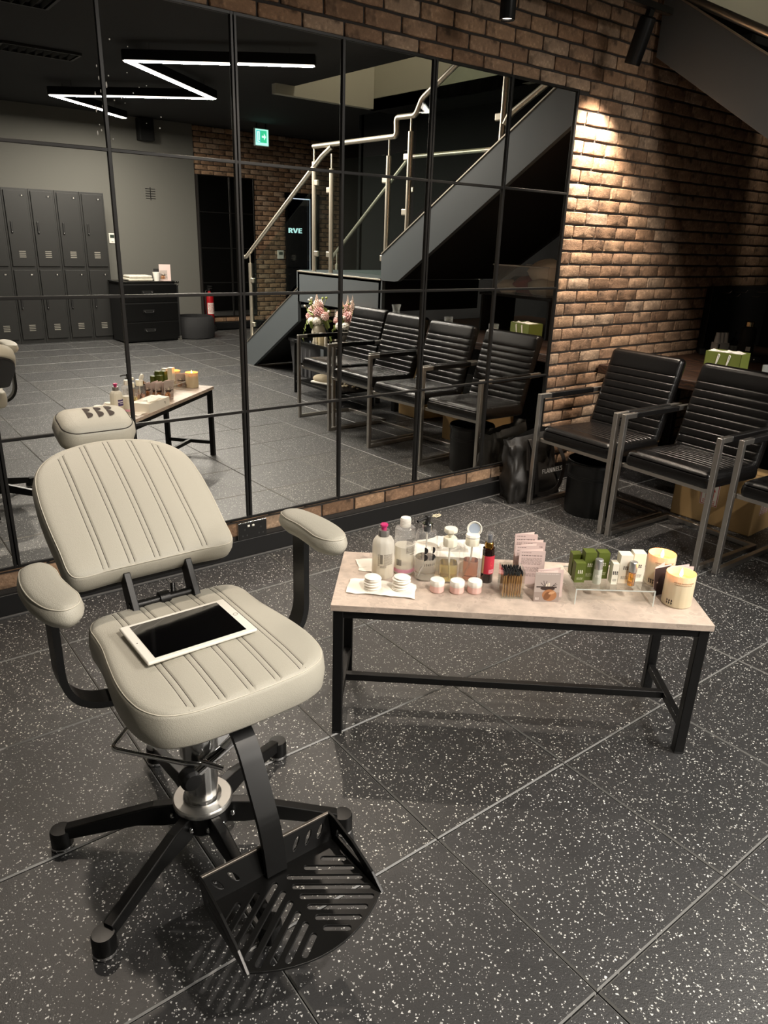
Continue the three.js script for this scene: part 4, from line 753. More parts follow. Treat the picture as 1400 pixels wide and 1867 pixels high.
// ================================================================ COUNTER UNDER THE STAIRS
{
  const t = thing('live_edge_counter', 'dark live-edge wooden counter running along under the stairs', 'counter', [0, 0, 0]);
  const edge = []; for (let k = 0; k <= 26; k++) { const z = .03 + k / 26 * 2.3; edge.push([1.975 + .03 * (noise(z * 4, 1, 997, 2) - .5) + .016 * (noise(z * 13, 4, 997, 5) - .5), z]); }
  const g0 = extrude([...edge, [3.95, 2.33], [3.95, .03]], .045, .006).rotateX(Math.PI / 2); const g = g0.index ? g0.toNonIndexed() : g0, p = g.attributes.position, nn = g.attributes.normal, uv = new Float32Array(p.count * 2);
  for (let i = 0; i < p.count; i++) { if (Math.abs(nn.getY(i)) > .5) { uv[2 * i] = p.getZ(i) * .6; uv[2 * i + 1] = p.getX(i) * .75; } else { uv[2 * i] = p.getZ(i) * 1.5; uv[2 * i + 1] = p.getY(i) * 2.2; } } g.setAttribute('uv', new THREE.BufferAttribute(uv, 2));
  mesh('slab', g, M.wood, t, [0, .729, 0]);
  for (const [x, z] of [[2.15, 2.2], [3.8, 2.2], [3.8, .12], [2.75, .12]]) mesh('leg', rb(.05, .68, .05, .004, x, .34, z, 2), M.powder, t);
}
{
  const t = thing('pegboard', 'black pegboard with silver hooks on the brick wall above the counter', 'pegboard', [0, 0, 0]);
  mesh('panel', rb(.84, .45, .018, .003, 3.54, .965, .028, 2), M.matteBlack, t);
  mesh('side_rail', rb(.02, .45, .05, .003, 3.125, .965, .03, 2), M.satinBlack, t);
  for (const [x, y] of [[3.2, 1.155], [3.42, 1.155], [3.32, 1.13], [3.72, 1.15], [3.62, 1.12]]) mesh('hook', tube(roundPath([[x, y, .035], [x, y, .13], [x, y + .02, .145]], .012), .0018, 6), M.chrome, t);
}
function stripSocket(label, x, z, turn) { const t = thing('socket_strip', label, 'socket', [x, .735, z], turn); mesh('body', rb(.11, .035, .045, .004, 0, .0175, 0, 2), M.matteBlack, t); for (const q of [-.025, .012]) mesh('button', new THREE.SphereGeometry(.0045, 8, 6), M.white, t, [q, .02, .0225]); }
stripSocket('black socket strip on the counter by the brick wall', 3.09, .07, .6);
stripSocket('black socket strip on the counter right of the green gift box', 3.05, .45, -.9);
{
  const t = thing('gift_box', 'olive green open gift box with white script on the counter', 'box', [2.15, .735, .75], -Math.PI / 2 + .12);
  const G = std(0x6a7430, .7); mesh('tray', merge([bx(.2, .004, .13, 0, .002, 0), bx(.2, .165, .004, 0, .0825, .063), bx(.2, .165, .004, 0, .0825, -.063), bx(.004, .165, .13, .098, .0825, 0), bx(.004, .165, .13, -.098, .0825, 0)]), G, t);
  mesh('tissue', ragged(.18, .11, .02, .01, 31), M.paper, t, [0, .155, 0]);
  for (const x of [-.03, .03]) mesh('script', tube(roundPath([[x - .012, .085, .0665], [x, .1, .0665], [x + .012, .15, .0665], [x + .004, .155, .0665], [x - .006, .08, .0665], [x + .008, .07, .0665]], .012), .0025, 6), M.white, t);
}
function tumblerOn(label, z, x = 2.12) { const t = thing('water_glass', label, 'glass', [x, .735, z]); mesh('tumbler', lathe([[0, 0], [.026, 0], [.03, .004], [.036, .13], [.0345, .13], [.028, .008], [0, .008]], 32), M.clear, t); }
tumblerOn('drinking glass on the counter behind the second armchair', 1.02, 2.1);
tumblerOn('drinking glass on the counter behind the third armchair', 1.53);
{ const t = thing('water_carafe', 'glass carafe standing on the counter end near the flowers', 'carafe', [2.13, .735, 2.2]); mesh('carafe', lathe([[0, 0], [.032, 0], [.036, .006], [.033, .09], [.03, .12], [.042, .165], [.0405, .165], [.0285, .12], [.0315, .09], [.034, .01], [0, .008]], 36), M.clear, t); }
{
  const t = thing('cup_carton', 'cream carton holding upturned white paper cups by the pegboard', 'carton', [3.17, .735, .15], -.5);
  mesh('carton', bx(.095, .085, .07, 0, .0425, 0), M.white, t); for (const x of [-.028, .002, .03]) { mesh('paper_cup', cy(.016, .023, .07, x, .12, 0, 20), std(0xf2efe9, .6), t); }
  mesh('print', bx(.012, .07, .0008, -.03, .0425, .0353), std(0x1a1a1a, .6), t);
}
{ const t = thing('dispenser_bottle', 'small black pump bottle beside the paper cups', 'bottle', [3.32, .735, .17]); mesh('body', lathe([[0, 0], [.026, 0], [.026, .09], [.012, .105], [.01, .12], [0, .12]]), M.satinBlack, t); mesh('pump', merge([cy(.005, .005, .04, 0, .135, 0, 10), rod([0, .155, 0], [-.03, .152, .02], .005)]), M.satinBlack, t); mesh('label', cy(.0264, .0264, .03, 0, .045, 0), M.white, t); }
{ const t = thing('vacuum_flask', 'tall black vacuum flask with a bright metal cap', 'flask', [3.18, .735, .33]); mesh('body', lathe([[0, 0], [.05, 0], [.052, .004], [.052, .19], [.04, .215], [0, .215]]), M.matteBlack, t); mesh('cap', lathe([[0, .213], [.028, .213], [.029, .245], [.024, .25], [0, .25]]), std(0xc9b48a, .2, 1), t); mesh('label', bx(.03, .03, .001, 0, .07, 0), M.white, t, [-.038, 0, .037], [0, -.8, 0]); }
{ // shelf with a clear storage box, seen in the mirror
  const t = thing('wall_shelf', 'black shelf fixed above the counter under the stairs', 'shelf', [2.75, .735, 1.25]);
  mesh('board', rb(.42, .02, .75, .003, 0, .3, 0, 2), M.matteBlack, t); for (const z of [-.35, .35]) mesh('upright', rb(.4, .29, .02, .003, 0, .145, z, 2), M.matteBlack, t);
  const b = thing('storage_box', 'clear plastic storage box with clothes on the dark shelf', 'storage box', [2.75, 1.046, 1.22]);
  mesh('tub', merge([bx(.38, .004, .56, 0, .002, 0), bx(.004, .22, .56, -.19, .11, 0), bx(.004, .22, .56, .19, .11, 0), bx(.38, .22, .004, 0, .11, .28), bx(.38, .22, .004, 0, .11, -.28)]), clearPlastic(0xffffff, .08), b);
  mesh('rim', merge([rod([-.195, .22, -.285], [-.195, .22, .285], .006), rod([.195, .22, -.285], [.195, .22, .285], .006)]), frosted(0xd8d8d4, .3), b);
  const heap = (c, x, z, s, k) => mesh('garment', (() => { const g = new THREE.SphereGeometry(1, 22, 14), p = g.attributes.position; for (let i = 0; i < p.count; i++) { const q = 1 + .5 * (noise(p.getX(i) * 2.4 + k, p.getY(i) * 2.4 + p.getZ(i), 997, 4) - .5); p.setXYZ(i, p.getX(i) * s * q, Math.max(0, p.getY(i) * s * .7 * q + s * .6), p.getZ(i) * s * 1.2 * q); } g.computeVertexNormals(); return g; })(), c, b, [x, .006, z]);
  heap(std(0xb9b2a4, .9), -.04, -.15, .12, 3); heap(std(0x8d3f44, .9), -.05, .03, .1, 7); heap(std(0x2a2b33, .9), .02, .16, .1, 12); heap(std(0xe6dfd0, .6), 0, -.12, .13, 17).position.y = .1; heap(std(0xd8d0c0, .7), -.1, .2, .08, 23);
}
// double socket on the brick below the mirror
{
  const t = thing('wall_socket', 'black double socket with chrome rim below the mirror', 'socket', [-.49, .135, .004]);
  mesh('rim', rb(.15, .088, .012, .004, 0, 0, 0, 2), M.chrome, t); mesh('plate', rb(.146, .084, .016, .003, 0, 0, .001, 2), M.plastic, t);
  for (const s of [-1, 1]) { mesh('switch', rb(.012, .01, .006, .002, s * .012 - .01, .024, .009, 2), s ? M.white : M.white, t); for (const [x, y] of [[0, .012], [-.011, -.018], [.011, -.018]]) mesh('pin_hole', bx(.006, .007, .001, s * .042 + x, y - .004, .0095), std(0x3a3a3a, .5), t); }
}

// ================================================================ WHAT THE MIRROR SHOWS: LOCKERS
{
  const lab = ['black two-door locker at the right end of the row, beside the drawer trunk', 'second black locker from the drawer trunk', 'third black locker from the drawer trunk, key in its handle', 'fourth black locker from the drawer trunk', 'fifth black locker from the drawer trunk, cut by the picture edge', 'sixth black locker from the drawer trunk'];
  const ZF = 7.48, dm = [M.locker, std(0x3d3c3a, .45, .3)];
  for (let k = 0; k < 6; k++) {
    const x = 1.132 - k * .3025, t = thing('locker', lab[k], 'locker', [x, 0, ZF], Math.PI, 'row of lockers');
    mesh('carcass', rb(.3, 1.85, .44, .002, 0, .925, -.225, 2), M.locker, t);
    const door = (y0, y1, num, up) => {
      const h = y1 - y0, d = mesh(up ? 'upper_door' : 'lower_door', rb(.255, h, .018, .003, 0, (y0 + y1) / 2, .004, 2), dm[k % 2 ^ (up ? 0 : 1)] && M.locker, t);
      mesh('number_plate', rb(.05, .024, .004, .001, -.075, y1 - .055, .014, 1), M.plastic, d); mesh('digit', word(num, .015), M.white, d, [-.075, y1 - .055, .0162]);
      mesh('handle', merge([rb(.024, .14, .012, .006, .085, y0 + h * .52, .018, 2)]), M.plastic, d); mesh('lock', new THREE.SphereGeometry(.009, 10, 8), M.chrome, d, [.085, y0 + h * .52 - .055, .024]);
      for (let q = 0; q < 4; q++) mesh('vent_slot', bx(.075, .009, .003, .0, y0 + .11 + q * .022, .0135), std(0xaaa69c, .4, .5), d);
    };
    door(.95, 1.825, String(k + 1), true); door(.055, .905, String(k + 7), false);
  }
}
{ // drawer trunk
  const t = thing('drawer_trunk', 'black trunk-style chest of drawers with metal corners', 'chest of drawers', [1.69, 0, 7.235], Math.PI - .06);
  mesh('carcass', rb(.9, .76, .44, .004, 0, .395, 0, 2), M.matteBlack, t); mesh('top', rb(.92, .02, .46, .004, 0, .775, 0, 2), M.satinBlack, t);
  for (const [y, h] of [[.635, .22], [.39, .23], [.145, .23]]) { const d = mesh('drawer', rb(.84, h, .02, .003, 0, y, .222, 2), M.satinBlack, t); mesh('handle', merge([rb(.16, .03, .008, .003, 0, y + .02, .236, 2), tube(roundPath([[-.06, y + .02, .24], [-.06, y, .255], [.06, y, .255], [.06, y + .02, .24]], .01), .005)]), std(0x3a3a3a, .35, .7), d); }
  for (const x of [-1, 1]) for (const y of [.03, .76]) { mesh('corner_cap', merge([rb(.06, .06, .006, .002, x * .425, y, .225, 1), ...[[-.018, .018], [.018, .018], [-.018, -.018]].map(q => new THREE.SphereGeometry(.006, 8, 6).translate(x * .425 + q[0], y + q[1], .229))]), std(0x8a8882, .35, .8), t); }
}
{ const t = thing('folded_towels', 'folded cream towels on the drawer trunk', 'towels', [1.66, .787, 7.2], Math.PI); for (let k = 0; k < 2; k++) mesh('towel', rb(.33 - k * .02, .034, .24, .014, 0, .018 + k * .035, 0, 4), std(0xe0d8c6, .95, 0, { bumpMap: rep(fineBump, 10), bumpScale: .003 }), t); }
{ const t = thing('paper_cup', 'cream cup next to the folded towels', 'cup', [1.9, .787, 7.15]); mesh('cup', lathe([[0, 0], [.036, 0], [.05, .11], [.047, .11], [.034, .006], [0, .006]], 28), M.white, t); }
{ const t = thing('promo_stand', 'pink promotional card standing on the drawer trunk', 'card', [2.02, .787, 7.15], Math.PI + .25); mesh('card', bx(.15, .21, .004, 0, .105, 0), pinkPaper, t); mesh('print', new THREE.PlaneGeometry(.1, .12).translate(.02, .075, .0025), mPhoto, t); mesh('dark_leaf', bx(.09, .15, .01, .1, .075, -.04), M.matteBlack, t); }
{ // basket
  const t = thing('fabric_basket', 'dark grey rounded fabric basket beside the drawer trunk', 'basket', [2.45, 0, 7.25]);
  mesh('body', lathe([[0, 0], [.25, 0], [.27, .01], [.285, .12], [.27, .27], [.25, .3], [.24, .3], [.25, .25], [.25, .02], [0, .02]], 40), std(0x262627, .9, 0, { bumpMap: rep(fineBump, 8), bumpScale: .003 }), t);
}
{
  const t = thing('fire_extinguisher', 'red fire extinguisher by the corner of the grey wall', 'fire extinguisher', [2.95, 0, 7.8]);
  mesh('cylinder', lathe([[0, .1], [.055, .1], [.062, .11], [.062, .5], [.05, .545], [.022, .565], [.02, .59], [0, .59]], 28), std(0xa3141c, .35), t);
  mesh('valve', merge([cy(.018, .018, .04, 0, .6, 0), rb(.03, .012, .13, .004, 0, .63, -.02, 2), rb(.03, .012, .12, .004, 0, .66, -.02, 2)]), M.plastic, t);
  mesh('hose', tube(roundPath([[0, .6, 0], [-.07, .6, -.02], [-.075, .3, -.03], [-.06, .16, -.03]], .05), .01), M.plastic, t);
  mesh('label', new THREE.CylinderGeometry(.0626, .0626, .16, 20, 1, true, 2.2, 1.9).translate(0, .34, 0), textLabel(64, 64, (c, w, h) => { c.fillStyle = '#e8e2d8'; c.fillRect(0, 0, w, h); print(c, w, h, 6, 6, 58, 58, 8, '#a3141c'); }), t);
  mesh('stand', lathe([[.05, .1], [.09, .0], [.1, 0], [.07, .1]], 20), M.plastic, t);
}
{ const t = thing('wall_speaker', 'black loudspeaker high on the grey wall', 'speaker', [2.16, 2.69, 7.85], Math.PI); mesh('cabinet', rb(.2, .27, .15, .01, 0, 0, 0, 2), M.matteBlack, t); mesh('grille', rb(.18, .25, .008, .004, 0, 0, .076, 2), std(0x0c0c0c, .9), t); mesh('bracket', bx(.06, .06, .06, 0, 0, -.09), M.powder, t); }
{ const t = thing('wall_vent', 'black slatted vent on the grey wall', 'vent', [2.2, 1.9, ZB - .02], Math.PI); for (let k = 0; k < 5; k++) mesh('slat', bx(.14, .008, .01, 0, -.062 + k * .031, 0), M.plastic, t); mesh('bar', bx(.008, .17, .012, 0, 0, 0), M.plastic, t); }
{ const t = thing('thermostat', 'small white thermostat on the grey wall beside the lockers', 'thermostat', [1.485, 1.3, ZB - .022], Math.PI); mesh('case', rb(.085, .13, .022, .006, 0, 0, -.002, 2), M.white, t); mesh('display', bx(.055, .04, .002, 0, .025, .01), std(0x3c463e, .2), t); mesh('knob', cy(.01, .01, .006, 0, -.035, .011, 16).rotateX(0), M.white, t); }
for (const [x, z, w, d, lab] of [[-.02, 4.68, .62, .3, 'slatted black ceiling grille beside the zigzag light'], [-.6, 3.0, .6, .45, 'square black ceiling grille above the styling area']]) {
  const t = thing('ceiling_vent', lab, 'vent', [x, CEIL - .012, z]); mesh('frame', merge([bx(w, .02, .02, 0, 0, d / 2), bx(w, .02, .02, 0, 0, -d / 2), bx(.02, .02, d, w / 2, 0, 0), bx(.02, .02, d, -w / 2, 0, 0)]), M.powder, t);
  for (let k = 0; k < 9; k++) { const s = mesh('slat', bx(.006, .03, d - .03), M.powder, t, [-w / 2 + .04 + k * (w - .08) / 8, 0, 0]); s.rotation.z = .6; }
}
{ // emergency exit sign, hanging
  const t = thing('exit_sign', 'green illuminated emergency exit sign hanging from the ceiling', 'sign', [3.55, 2.665, 7.0], Math.PI);
  mesh('case', rb(.225, .22, .03, .004, 0, 0, 0, 2), std(0xd8ece6, .4, 0), t);
  const art = canvasTex(128, 128, (c, w, h) => { c.translate(w, 0); c.scale(-1, 1); c.fillStyle = '#bff5ee'; c.fillRect(0, 0, w, h); c.fillStyle = '#13a56b'; c.fillRect(50, 10, 62, 96); c.fillStyle = '#2d9db8'; c.fillRect(10, 10, 40, 96); c.fillStyle = '#eafffa'; c.fillRect(18, 18, 12, 84); c.fillRect(18, 18, 26, 8); c.fillRect(36, 26, 8, 60); c.fillRect(18, 94, 26, 8); c.beginPath(); c.moveTo(64, 50); c.lineTo(84, 50); c.lineTo(84, 30); c.lineTo(106, 58); c.lineTo(84, 86); c.lineTo(84, 66); c.lineTo(64, 66); c.fill(); c.fillStyle = '#c8f7f0'; c.fillRect(10, 108, 104, 6); });
  mesh('face', bx(.2, .2, .002, 0, 0, .0165), std(0xffffff, .5, 0, { emissive: 0xffffff, emissiveMap: art, map: art, emissiveIntensity: 1.1 }), t);
  mesh('hanger', merge([bx(.012, .065, .01, -.07, .14, 0), bx(.012, .065, .01, .07, .14, 0)]), M.powder, t);
  const l = new THREE.RectAreaLight(0x58e0b8, .5, .2, .2); l.position.set(3.55, 2.665, 6.978); l.rotation.y = 0; scene.add(l);
}
{ // dark glazed door in the far wall with a lit sign
  const t = structureGroup('window_1');
  mesh('glazing', bx(.6, 1.92, .02, 4.8, 1.06, ZB + .012), std(0x030408, .05, 0), t);
  mesh('window_frame', merge([bx(.03, 1.95, .05, 4.5, 1.06, ZB), bx(.03, 1.95, .05, 5.1, 1.06, ZB), bx(.63, .03, .05, 4.8, 2.03, ZB)]), M.powder, t);
}
{
  const t = thing('edge_light', 'cold white light line along the top of the dark glass door', 'light strip', [0, 0, 0]);
  const g = std(0xffffff, .5, 0, { emissive: 0xcfe4ff, emissiveIntensity: 1.0 });
  mesh('top_line', bx(.4, .014, .006, 4.72, 1.965, ZB - .03), g, t); mesh('side_line', bx(.014, 1.2, .006, 4.93, 1.37, ZB - .03), std(0xffffff, .5, 0, { emissive: 0x5f6f8c, emissiveIntensity: .8 }), t);
  const s = thing('neon_sign', 'glowing pale green capital letters on the dark glass door', 'sign', [4.66, 1.49, ZB - .02], 0);
  mesh('lettering', word('RVE', .075, .01).scale(1.45, 1, 1), std(0xffffff, .5, 0, { emissive: 0xa9e4ea, emissiveIntensity: 1.3 }), s);
}
{ const t = thing('intercom', 'small white intercom panel on the far brick wall', 'intercom', [4.38, 1.12, ZB - .012], Math.PI); mesh('case', rb(.11, .13, .025, .005, 0, 0, 0, 2), M.white, t); mesh('display', bx(.07, .045, .002, 0, .02, .0135), std(0x59635c, .2), t); }

// ================================================================ STAIRCASE
{
  const t = thing('staircase', 'grey steel staircase with landing, glass panels and steel handrails', 'staircase', [0, 0, 0]);
  const X0 = 2.1, X1 = 3.3, side = (pts, x, name) => mesh(name, extrude(pts, .035, .002).rotateY(-Math.PI / 2).translate(x + .035, 0, 0), M.stringer, t);
  const up = [[2.39, 1.09], [2.39, 1.30], [.03, 2.755], [.03, 2.44], [2.15, 1.10], [2.2, 1.09]], low = [[4.87, 0], [4.87, .245], [3.75, .925], [3.75, .60], [4.73, 0]];
  side(up, X0, 'upper_stringer'); side(low, X0, 'lower_stringer');
  for (const [q, nm] of [[up, 'upper_stringer'], [low, 'lower_stringer']]) mesh(nm, extrude(q, .035, .002).rotateY(-Math.PI / 2).translate(X1 + .035, 0, 0), M.blackBoard, t);
  mesh('soffit', beam([(X0 + X1) / 2 + .018, 1.115, 2.2], [(X0 + X1) / 2 + .018, 2.455, .035], X1 - X0 - .04, .02), M.blackWall, t); mesh('soffit', beam([(X0 + X1) / 2 + .018, .02, 4.7], [(X0 + X1) / 2 + .018, .615, 3.76], X1 - X0 - .04, .02), M.blackWall, t);
  mesh('landing_fascia', rb(.035, .29, 1.40, .002, X0 + .0175, .945, 3.07, 2), M.stringer, t);
  mesh('landing_fascia', rb(X1 - X0, .29, .035, .002, (X0 + X1) / 2, .945, 3.735, 2), M.stringer, t); mesh('landing_fascia', rb(X1 - X0, .27, .035, .002, (X0 + X1) / 2, .955, 2.405, 2), M.blackBoard, t);
  mesh('landing_deck', bx(X1 - X0, .04, 1.32, (X0 + X1) / 2, 1.085, 3.07), M.stringer, t);
  mesh('landing_trim', rb(.012, .012, 1.36, .002, X0 - .002, 1.092, 3.07, 1), M.rail, t);
  for (let k = 0; k < 5; k++) mesh('tread', rb(X1 - X0 - .03, .035, .27, .004, (X0 + X1) / 2 + .02, .165 + k * .182, 4.66 - k * .235, 1), M.matteBlack, t);
  for (let k = 0; k < 9; k++) mesh('tread', rb(X1 - X0 - .03, .035, .27, .004, (X0 + X1) / 2 + .02, 1.27 + k * .17, 2.24 - k * .26, 1), M.matteBlack, t);
  for (const z of [3.47, 2.6]) mesh('support_post', rb(.06, .8, .06, .004, 2.24, .4, z, 1), M.stringer, t);
  mesh('upper_trim', beam([X0 - .004, 1.306, 2.39], [X0 - .004, 2.761, .03], .008, .009), M.rail, t); mesh('lower_trim', beam([X0 - .004, .25, 4.87], [X0 - .004, .93, 3.75], .008, .009), M.rail, t);
  // posts: thick tube below, thin pin above
  const post = (x, z, y0, y1) => { const p = mesh('post', merge([cy(.0215, .0215, y1 - .12 - y0, x, (y0 + y1 - .12) / 2, z, 18), cy(.008, .008, .125, x, y1 - .06, z, 10)]), M.rail, t); for (const y of [y0 + .18, y1 - .3]) mesh('glass_clamp', rb(.03, .05, .06, .008, x, y, z + (z > 3.3 ? -.04 : .04), 2), M.rail, p); };
  post(X0 + .03, 3.49, 1.09, 2.2); post(X0 + .03, 3.2, 1.09, 2.13); post(X0 + .03, 2.37, 1.09, 2.19); post(X0 + .03, 2.1, 1.46, 2.35); post(X0 + .03, 4.79, .28, 1.24); post(X0 + .03, 1.12, 2.07, 2.83);
  post(X1, 3.49, 1.09, 2.21); post(X1, 2.37, 1.09, 2.21); post(X1, 4.79, .28, 1.24); post(X1, 1.6, 1.8, 2.2);
  const R = .0215, x = X0 + .03;
  mesh('handrail', tube(roundPath([[x, 2.21, 3.5], [x, 2.21, 2.28], [x, 2.345, 2.29], [x, 2.34, 2.05], [x, 2.45, 1.98], [x, 2.64, 1.6]], .035, 6), R, 14), M.rail, t);
  mesh('handrail', tube(roundPath([[x, 2.2, 1.1], [x, 2.26, 1.06], [x, 2.72, .12]], .03, 6), R, 14), M.rail, t); mesh('end_disc', cy(.035, .035, .015, 0, 0, 0, 20).rotateX(Math.PI / 2), M.powder, t, [x, 2.645, 1.59]);
  mesh('handrail', tube(roundPath([[x, 2.19, 3.2], [x, 2.12, 3.36], [x, 1.18, 4.88], [x, 1.18, 4.95]], .035, 6), R, 14), M.rail, t);
  mesh('handrail', tube(roundPath([[X1, 1.18, 4.9], [X1, 2.22, 3.5], [X1, 2.22, 2.3], [X1, 2.45, 1.8]], .035, 6), R, 14), M.rail, t);
  mesh('handrail', tube(roundPath([[X1, 2.22, 2.3], [X1, 2.2, 2.2], [X1, 2.2, 1.0]], .035, 6), R, 14), M.rail, t);
  const pane = (pts, xx) => mesh('glass_pane', extrude(pts, .01).rotateY(-Math.PI / 2).translate(xx + .005, 0, 0), M.glass, t);
  pane([[3.45, 1.13], [3.45, 2.02], [3.24, 2.02], [3.24, 1.13]], x); pane([[3.16, 1.13], [3.16, 2.08], [2.42, 2.08], [2.42, 1.13]], x); pane([[2.33, 1.4], [2.33, 2.08], [2.13, 2.1], [2.13, 1.52]], x);
  pane([[2.03, 1.6], [2.03, 2.38], [1.05, 2.98], [1.05, 2.2]], x); pane([[4.74, .40], [4.74, 1.1], [3.56, 1.82], [3.56, 1.13]], x);
}
// ================================================================ FLOWER TABLE
{
  const t = thing('side_table', 'black metal side table with dark glass top beside the armchairs', 'table', [1.91, 0, 2.83]);
  mesh('glass_top', rb(.42, .012, .72, .002, 0, .5, 0, 2), phy(0x060606, .03, 0, { clearcoat: 1 }), t);
  for (const sx of [-1, 1]) for (const sz of [-1, 1]) mesh('leg', rb(.022, .494, .022, .002, sx * .198, .247, sz * .348, 1), M.powder, t);
  for (const y of [.485, .27]) mesh('frame_rail', merge([-1, 1].flatMap(s => [bx(.4, .018, .018, 0, y, s * .348), ...(y > .4 ? [bx(.018, .018, .7, s * .198, y, 0)] : [])])), M.powder, t);
  for (let k = 0; k < 22; k++) mesh('shelf_bar', bx(.39, .005, .012, 0, .115, -.33 + k * .0314), M.powder, t);
  mesh('shelf_frame', merge([bx(.4, .02, .015, 0, .11, .345), bx(.4, .02, .015, 0, .11, -.345), bx(.015, .02, .7, .197, .11, 0), bx(.015, .02, .7, -.197, .11, 0)]), M.powder, t);
}
{ // shoes and knitted bag on the lower shelf
  const t = thing('trainer_shoe', 'pale trainer on the lower shelf of the flower table', 'shoe', [1.84, .1208, 2.87], -.3);
  const g = new THREE.SphereGeometry(1, 26, 16), p = g.attributes.position; for (let i = 0; i < p.count; i++) { let [a, b, c] = [p.getX(i), p.getY(i), p.getZ(i)]; const h = c < 0 ? .075 : .05; p.setXYZ(i, a * .042 * (1 + .15 * c), Math.max(0, b * h + .03 + (c < -.2 ? .02 : 0)), c * .135); } g.computeVertexNormals();
  mesh('upper', g, std(0xd8c9ac, .8), t, [0, .012, 0]); mesh('sole', rb(.09, .022, .275, .011, 0, .011, 0, 3), M.white, t); mesh('lace', merge([.02, .045, .07].map(z => tube([[-.02, .075 - z * .25, z], [0, .083 - z * .25, z], [.02, .075 - z * .25, z]].map(q => V(...q)), .003, 5))), M.paper, t);
  const c2 = copyOf(t, 'second pale trainer partly hidden behind the first', [1.96, .1208, 2.88], -.15);
  const b = thing('woven_bag', 'speckled woven bag lying on the lower shelf', 'bag', [1.93, .1208, 2.58]); const bumps = []; for (let k = 0; k < 90; k++) { const a = hash(k, 1, 9) * 6.283, v = hash(k, 2, 9); bumps.push(new THREE.SphereGeometry(.014, 6, 4).scale(1, .6, 1).translate(.12 * Math.cos(a) * Math.sqrt(1 - v * v * .8), .02 + .09 * v, .14 * Math.sin(a) * Math.sqrt(1 - v * v * .8))); }
  mesh('body', new THREE.SphereGeometry(1, 20, 12, 0, 6.283, 0, 1.6).scale(.12, .11, .14), std(0x35302b, .9), b); const w = mesh('weave', merge(bumps), std(0xc4b79c, .9), b); w.userData.kind = 'stuff';
}
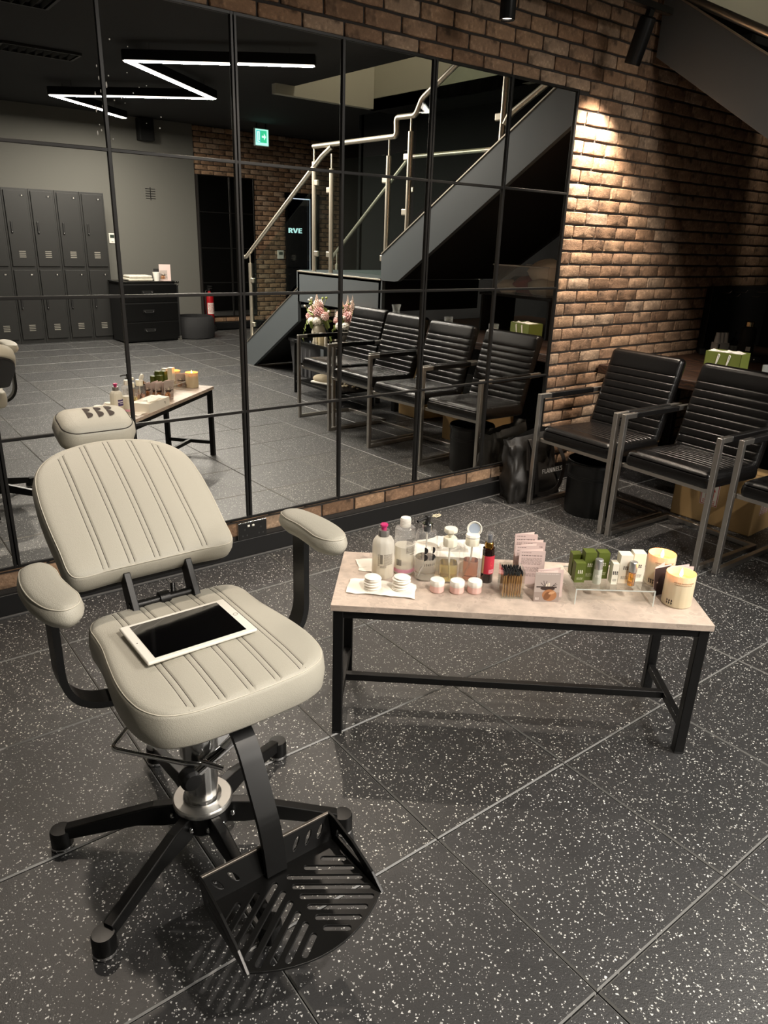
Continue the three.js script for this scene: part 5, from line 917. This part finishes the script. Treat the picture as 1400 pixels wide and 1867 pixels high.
function bouquet(label, p, vaseMat, seedk, spikes) {
  const t = thing('flower_vase', label, 'flowers', p); seed = seedk;
  mesh('vase', lathe([[0, 0], [.045, 0], [.062, .02], [.07, .06], [.058, .105], [.042, .125], [.046, .135], [.041, .135], [.037, .125], [0, .12]], 32), vaseMat, t);
  const stemM = std(0x8a9550, .7), leafM = phy(0x9dac5c, .6, 0, { transmission: .25, thickness: 0, side: THREE.DoubleSide });
  const cols = [0xfbf1e6, 0xf7d8d0, 0xfdf8ea, 0xf0c0bc, 0xf8e0d0].map(c => std(c, .75, 0, { side: THREE.DoubleSide }));
  const petal = new THREE.SphereGeometry(1, 7, 5).scale(.62, 1, .16);
  const bloom = (x, y, z, r, m, n, open) => {                        // petals set round a ball, each leaning outward
    const o = new THREE.Group(); o.name = 'bloom'; o.position.set(x, y, z); o.rotation.set(rr(-.4, .4), rr(0, 6), rr(-.4, .4)); t.add(o); const gs = [];
    for (let k = 0; k < n; k++) { const v = 1 - 1.7 * (k + .5) / n, th = k * 2.39996, q = Math.sqrt(Math.max(0, 1 - v * v)), d = V(q * Math.cos(th), v, q * Math.sin(th)); const g = petal.clone().scale(r * .42, r * .46, r * .5).rotateX(open).translate(0, r * .15, 0); g.applyQuaternion(new THREE.Quaternion().setFromUnitVectors(V(0, 0, 1), d)).translate(d.x * r * .72, d.y * r * .72, d.z * r * .72); gs.push(g); }
    mesh('petals', merge(gs), m, o); mesh('heart', new THREE.SphereGeometry(r * .62, 12, 9), m, o);
  };
  for (const [x, y, z, r, c, n, op] of [[-.06, .165, .03, .046, 2, 34, -.25], [-.055, .175, -.06, .048, 2, 34, -.25], [.03, .2, -.02, .05, 0, 40, -.9], [-.02, .25, .06, .055, 1, 60, -1.1], [-.03, .25, -.05, .05, 3, 60, -1.1], [.05, .25, .05, .05, 4, 50, -1], [0, .31, .01, .05, 1, 60, -1.1], [.04, .18, .09, .045, 0, 40, -.8], [-.02, .2, .12, .04, 3, 50, -1.1], [-.01, .22, -.12, .04, 1, 50, -1.1]]) bloom(x, y, z, r, cols[c], n, op);
  for (let k = 0; k < 10; k++) { const a = rr(0, 6.28), R = rr(.06, .15), h = rr(.22, .38); mesh('stem', tube(roundPath([[0, .1, 0], [R * .4 * Math.cos(a), h * .7, R * .4 * Math.sin(a)], [R * Math.cos(a), h, R * Math.sin(a)]], .08), .0022, 5), stemM, t); mesh('bud', new THREE.SphereGeometry(rr(.009, .016), 8, 6), k % 2 ? leafM : cols[2], t, [R * Math.cos(a), h, R * Math.sin(a)]); }
  for (let s = 0; s < spikes; s++) { const a = rr(0, 6.28), x = .04 * Math.cos(a), z = .05 * Math.sin(a) + (s - 1) * .04, gs = []; for (let k = 0; k < 80; k++) { const v = k / 80, q = k * 2.4; gs.push(new THREE.SphereGeometry(.0095 * (1.15 - v), 5, 4).translate(x + (.032 * (1 - v)) * Math.cos(q), .25 + .19 * v, z + (.032 * (1 - v)) * Math.sin(q))); } const o = mesh('feather_spike', merge(gs), cols[4], t); }
  for (let k = 0; k < 16; k++) { const a = rr(0, 6.28), l = mesh('leaf', petal, leafM, t, [.08 * Math.cos(a), rr(.13, .26), .09 * Math.sin(a)]); l.scale.set(.03, .05, .01); l.rotation.set(rr(-1, 1), -a, rr(-1, 1)); }
  const trail = []; for (let k = 0; k <= 12; k++) trail.push(V(-.03 - .04 * k / 12, .14 + .05 * Math.sin(k / 12 * 3) - .19 * (k / 12) ** 2, .06 + .13 * k / 12)); mesh('trailing_stem', tube(trail, .002, 5), stemM, t); for (let k = 1; k < 12; k++) { const l = mesh('leaf', petal, leafM, t, [trail[k].x, trail[k].y, trail[k].z]); l.scale.set(.016, .026, .006); l.rotation.set(rr(-1, 1), rr(0, 6), rr(-1, 1)); }
}
bouquet('large bouquet of blush and cream flowers in a pale round vase', [1.94, .506, 3.12], std(0xcfc7b4, .5), 41, 1);
bouquet('bouquet with upright peach plumes in a small dark vase', [1.95, .506, 2.67], std(0x3a3630, .3), 97, 3);
for (const [i, x, z, m, lab] of [[0, 1.8, 2.98, 0xe9e0cc, 'tiny white bottle nearest the pale vase'], [1, 1.79, 2.92, 0xe2d6bb, 'tiny cream bottle second from the pale vase'], [2, 1.8, 2.86, 0xd9c9a4, 'short cream candle jar on the flower table'], [3, 1.8, 2.79, 0xf0e8d6, 'tiny white bottle before the plumed bouquet']]) { const t = thing('sample_bottle', lab, 'bottle', [x, .506, z], 0, 'samples on the flower table'); mesh('body', cy(.014 + (i === 2 ? .016 : 0), .014 + (i === 2 ? .016 : 0), .06, 0, .03, 0, 16), std(m, .4), t); mesh('cap', cy(.009 + (i === 2 ? .018 : 0), .009 + (i === 2 ? .018 : 0), .03, 0, .075, 0, 16), i === 2 ? M.white : std(0xc9c2b4, .35, .5), t); }
{ // ribbed plastic tub beside the stairs
  const t = thing('plastic_tub', 'dark ribbed plastic tub between the stairs and flower table', 'tub', [2.33, 0, 3.81]);
  const g = new THREE.CylinderGeometry(.36, .3, .38, 4, 1, true).rotateY(Math.PI / 4).scale(.62, 1, .9).translate(0, .19, 0); mesh('body', g, std(0x454547, .6, 0, { side: THREE.DoubleSide }), t); mesh('base', bx(.25, .01, .37, 0, .005, 0), M.plastic, t);
  mesh('rim', merge([bx(.36, .03, .03, 0, .385, .235), bx(.36, .03, .03, 0, .385, -.235), bx(.03, .03, .5, .165, .385, 0), bx(.03, .03, .5, -.165, .385, 0)]), std(0x4a4a4c, .6), t);
  for (let k = 0; k < 5; k++) mesh('rib', bx(.015, .33, .03, -.146, .19, -.16 + k * .08).rotateZ(.0), std(0x454547, .6), t);
}
renderer.render(scene, camera);
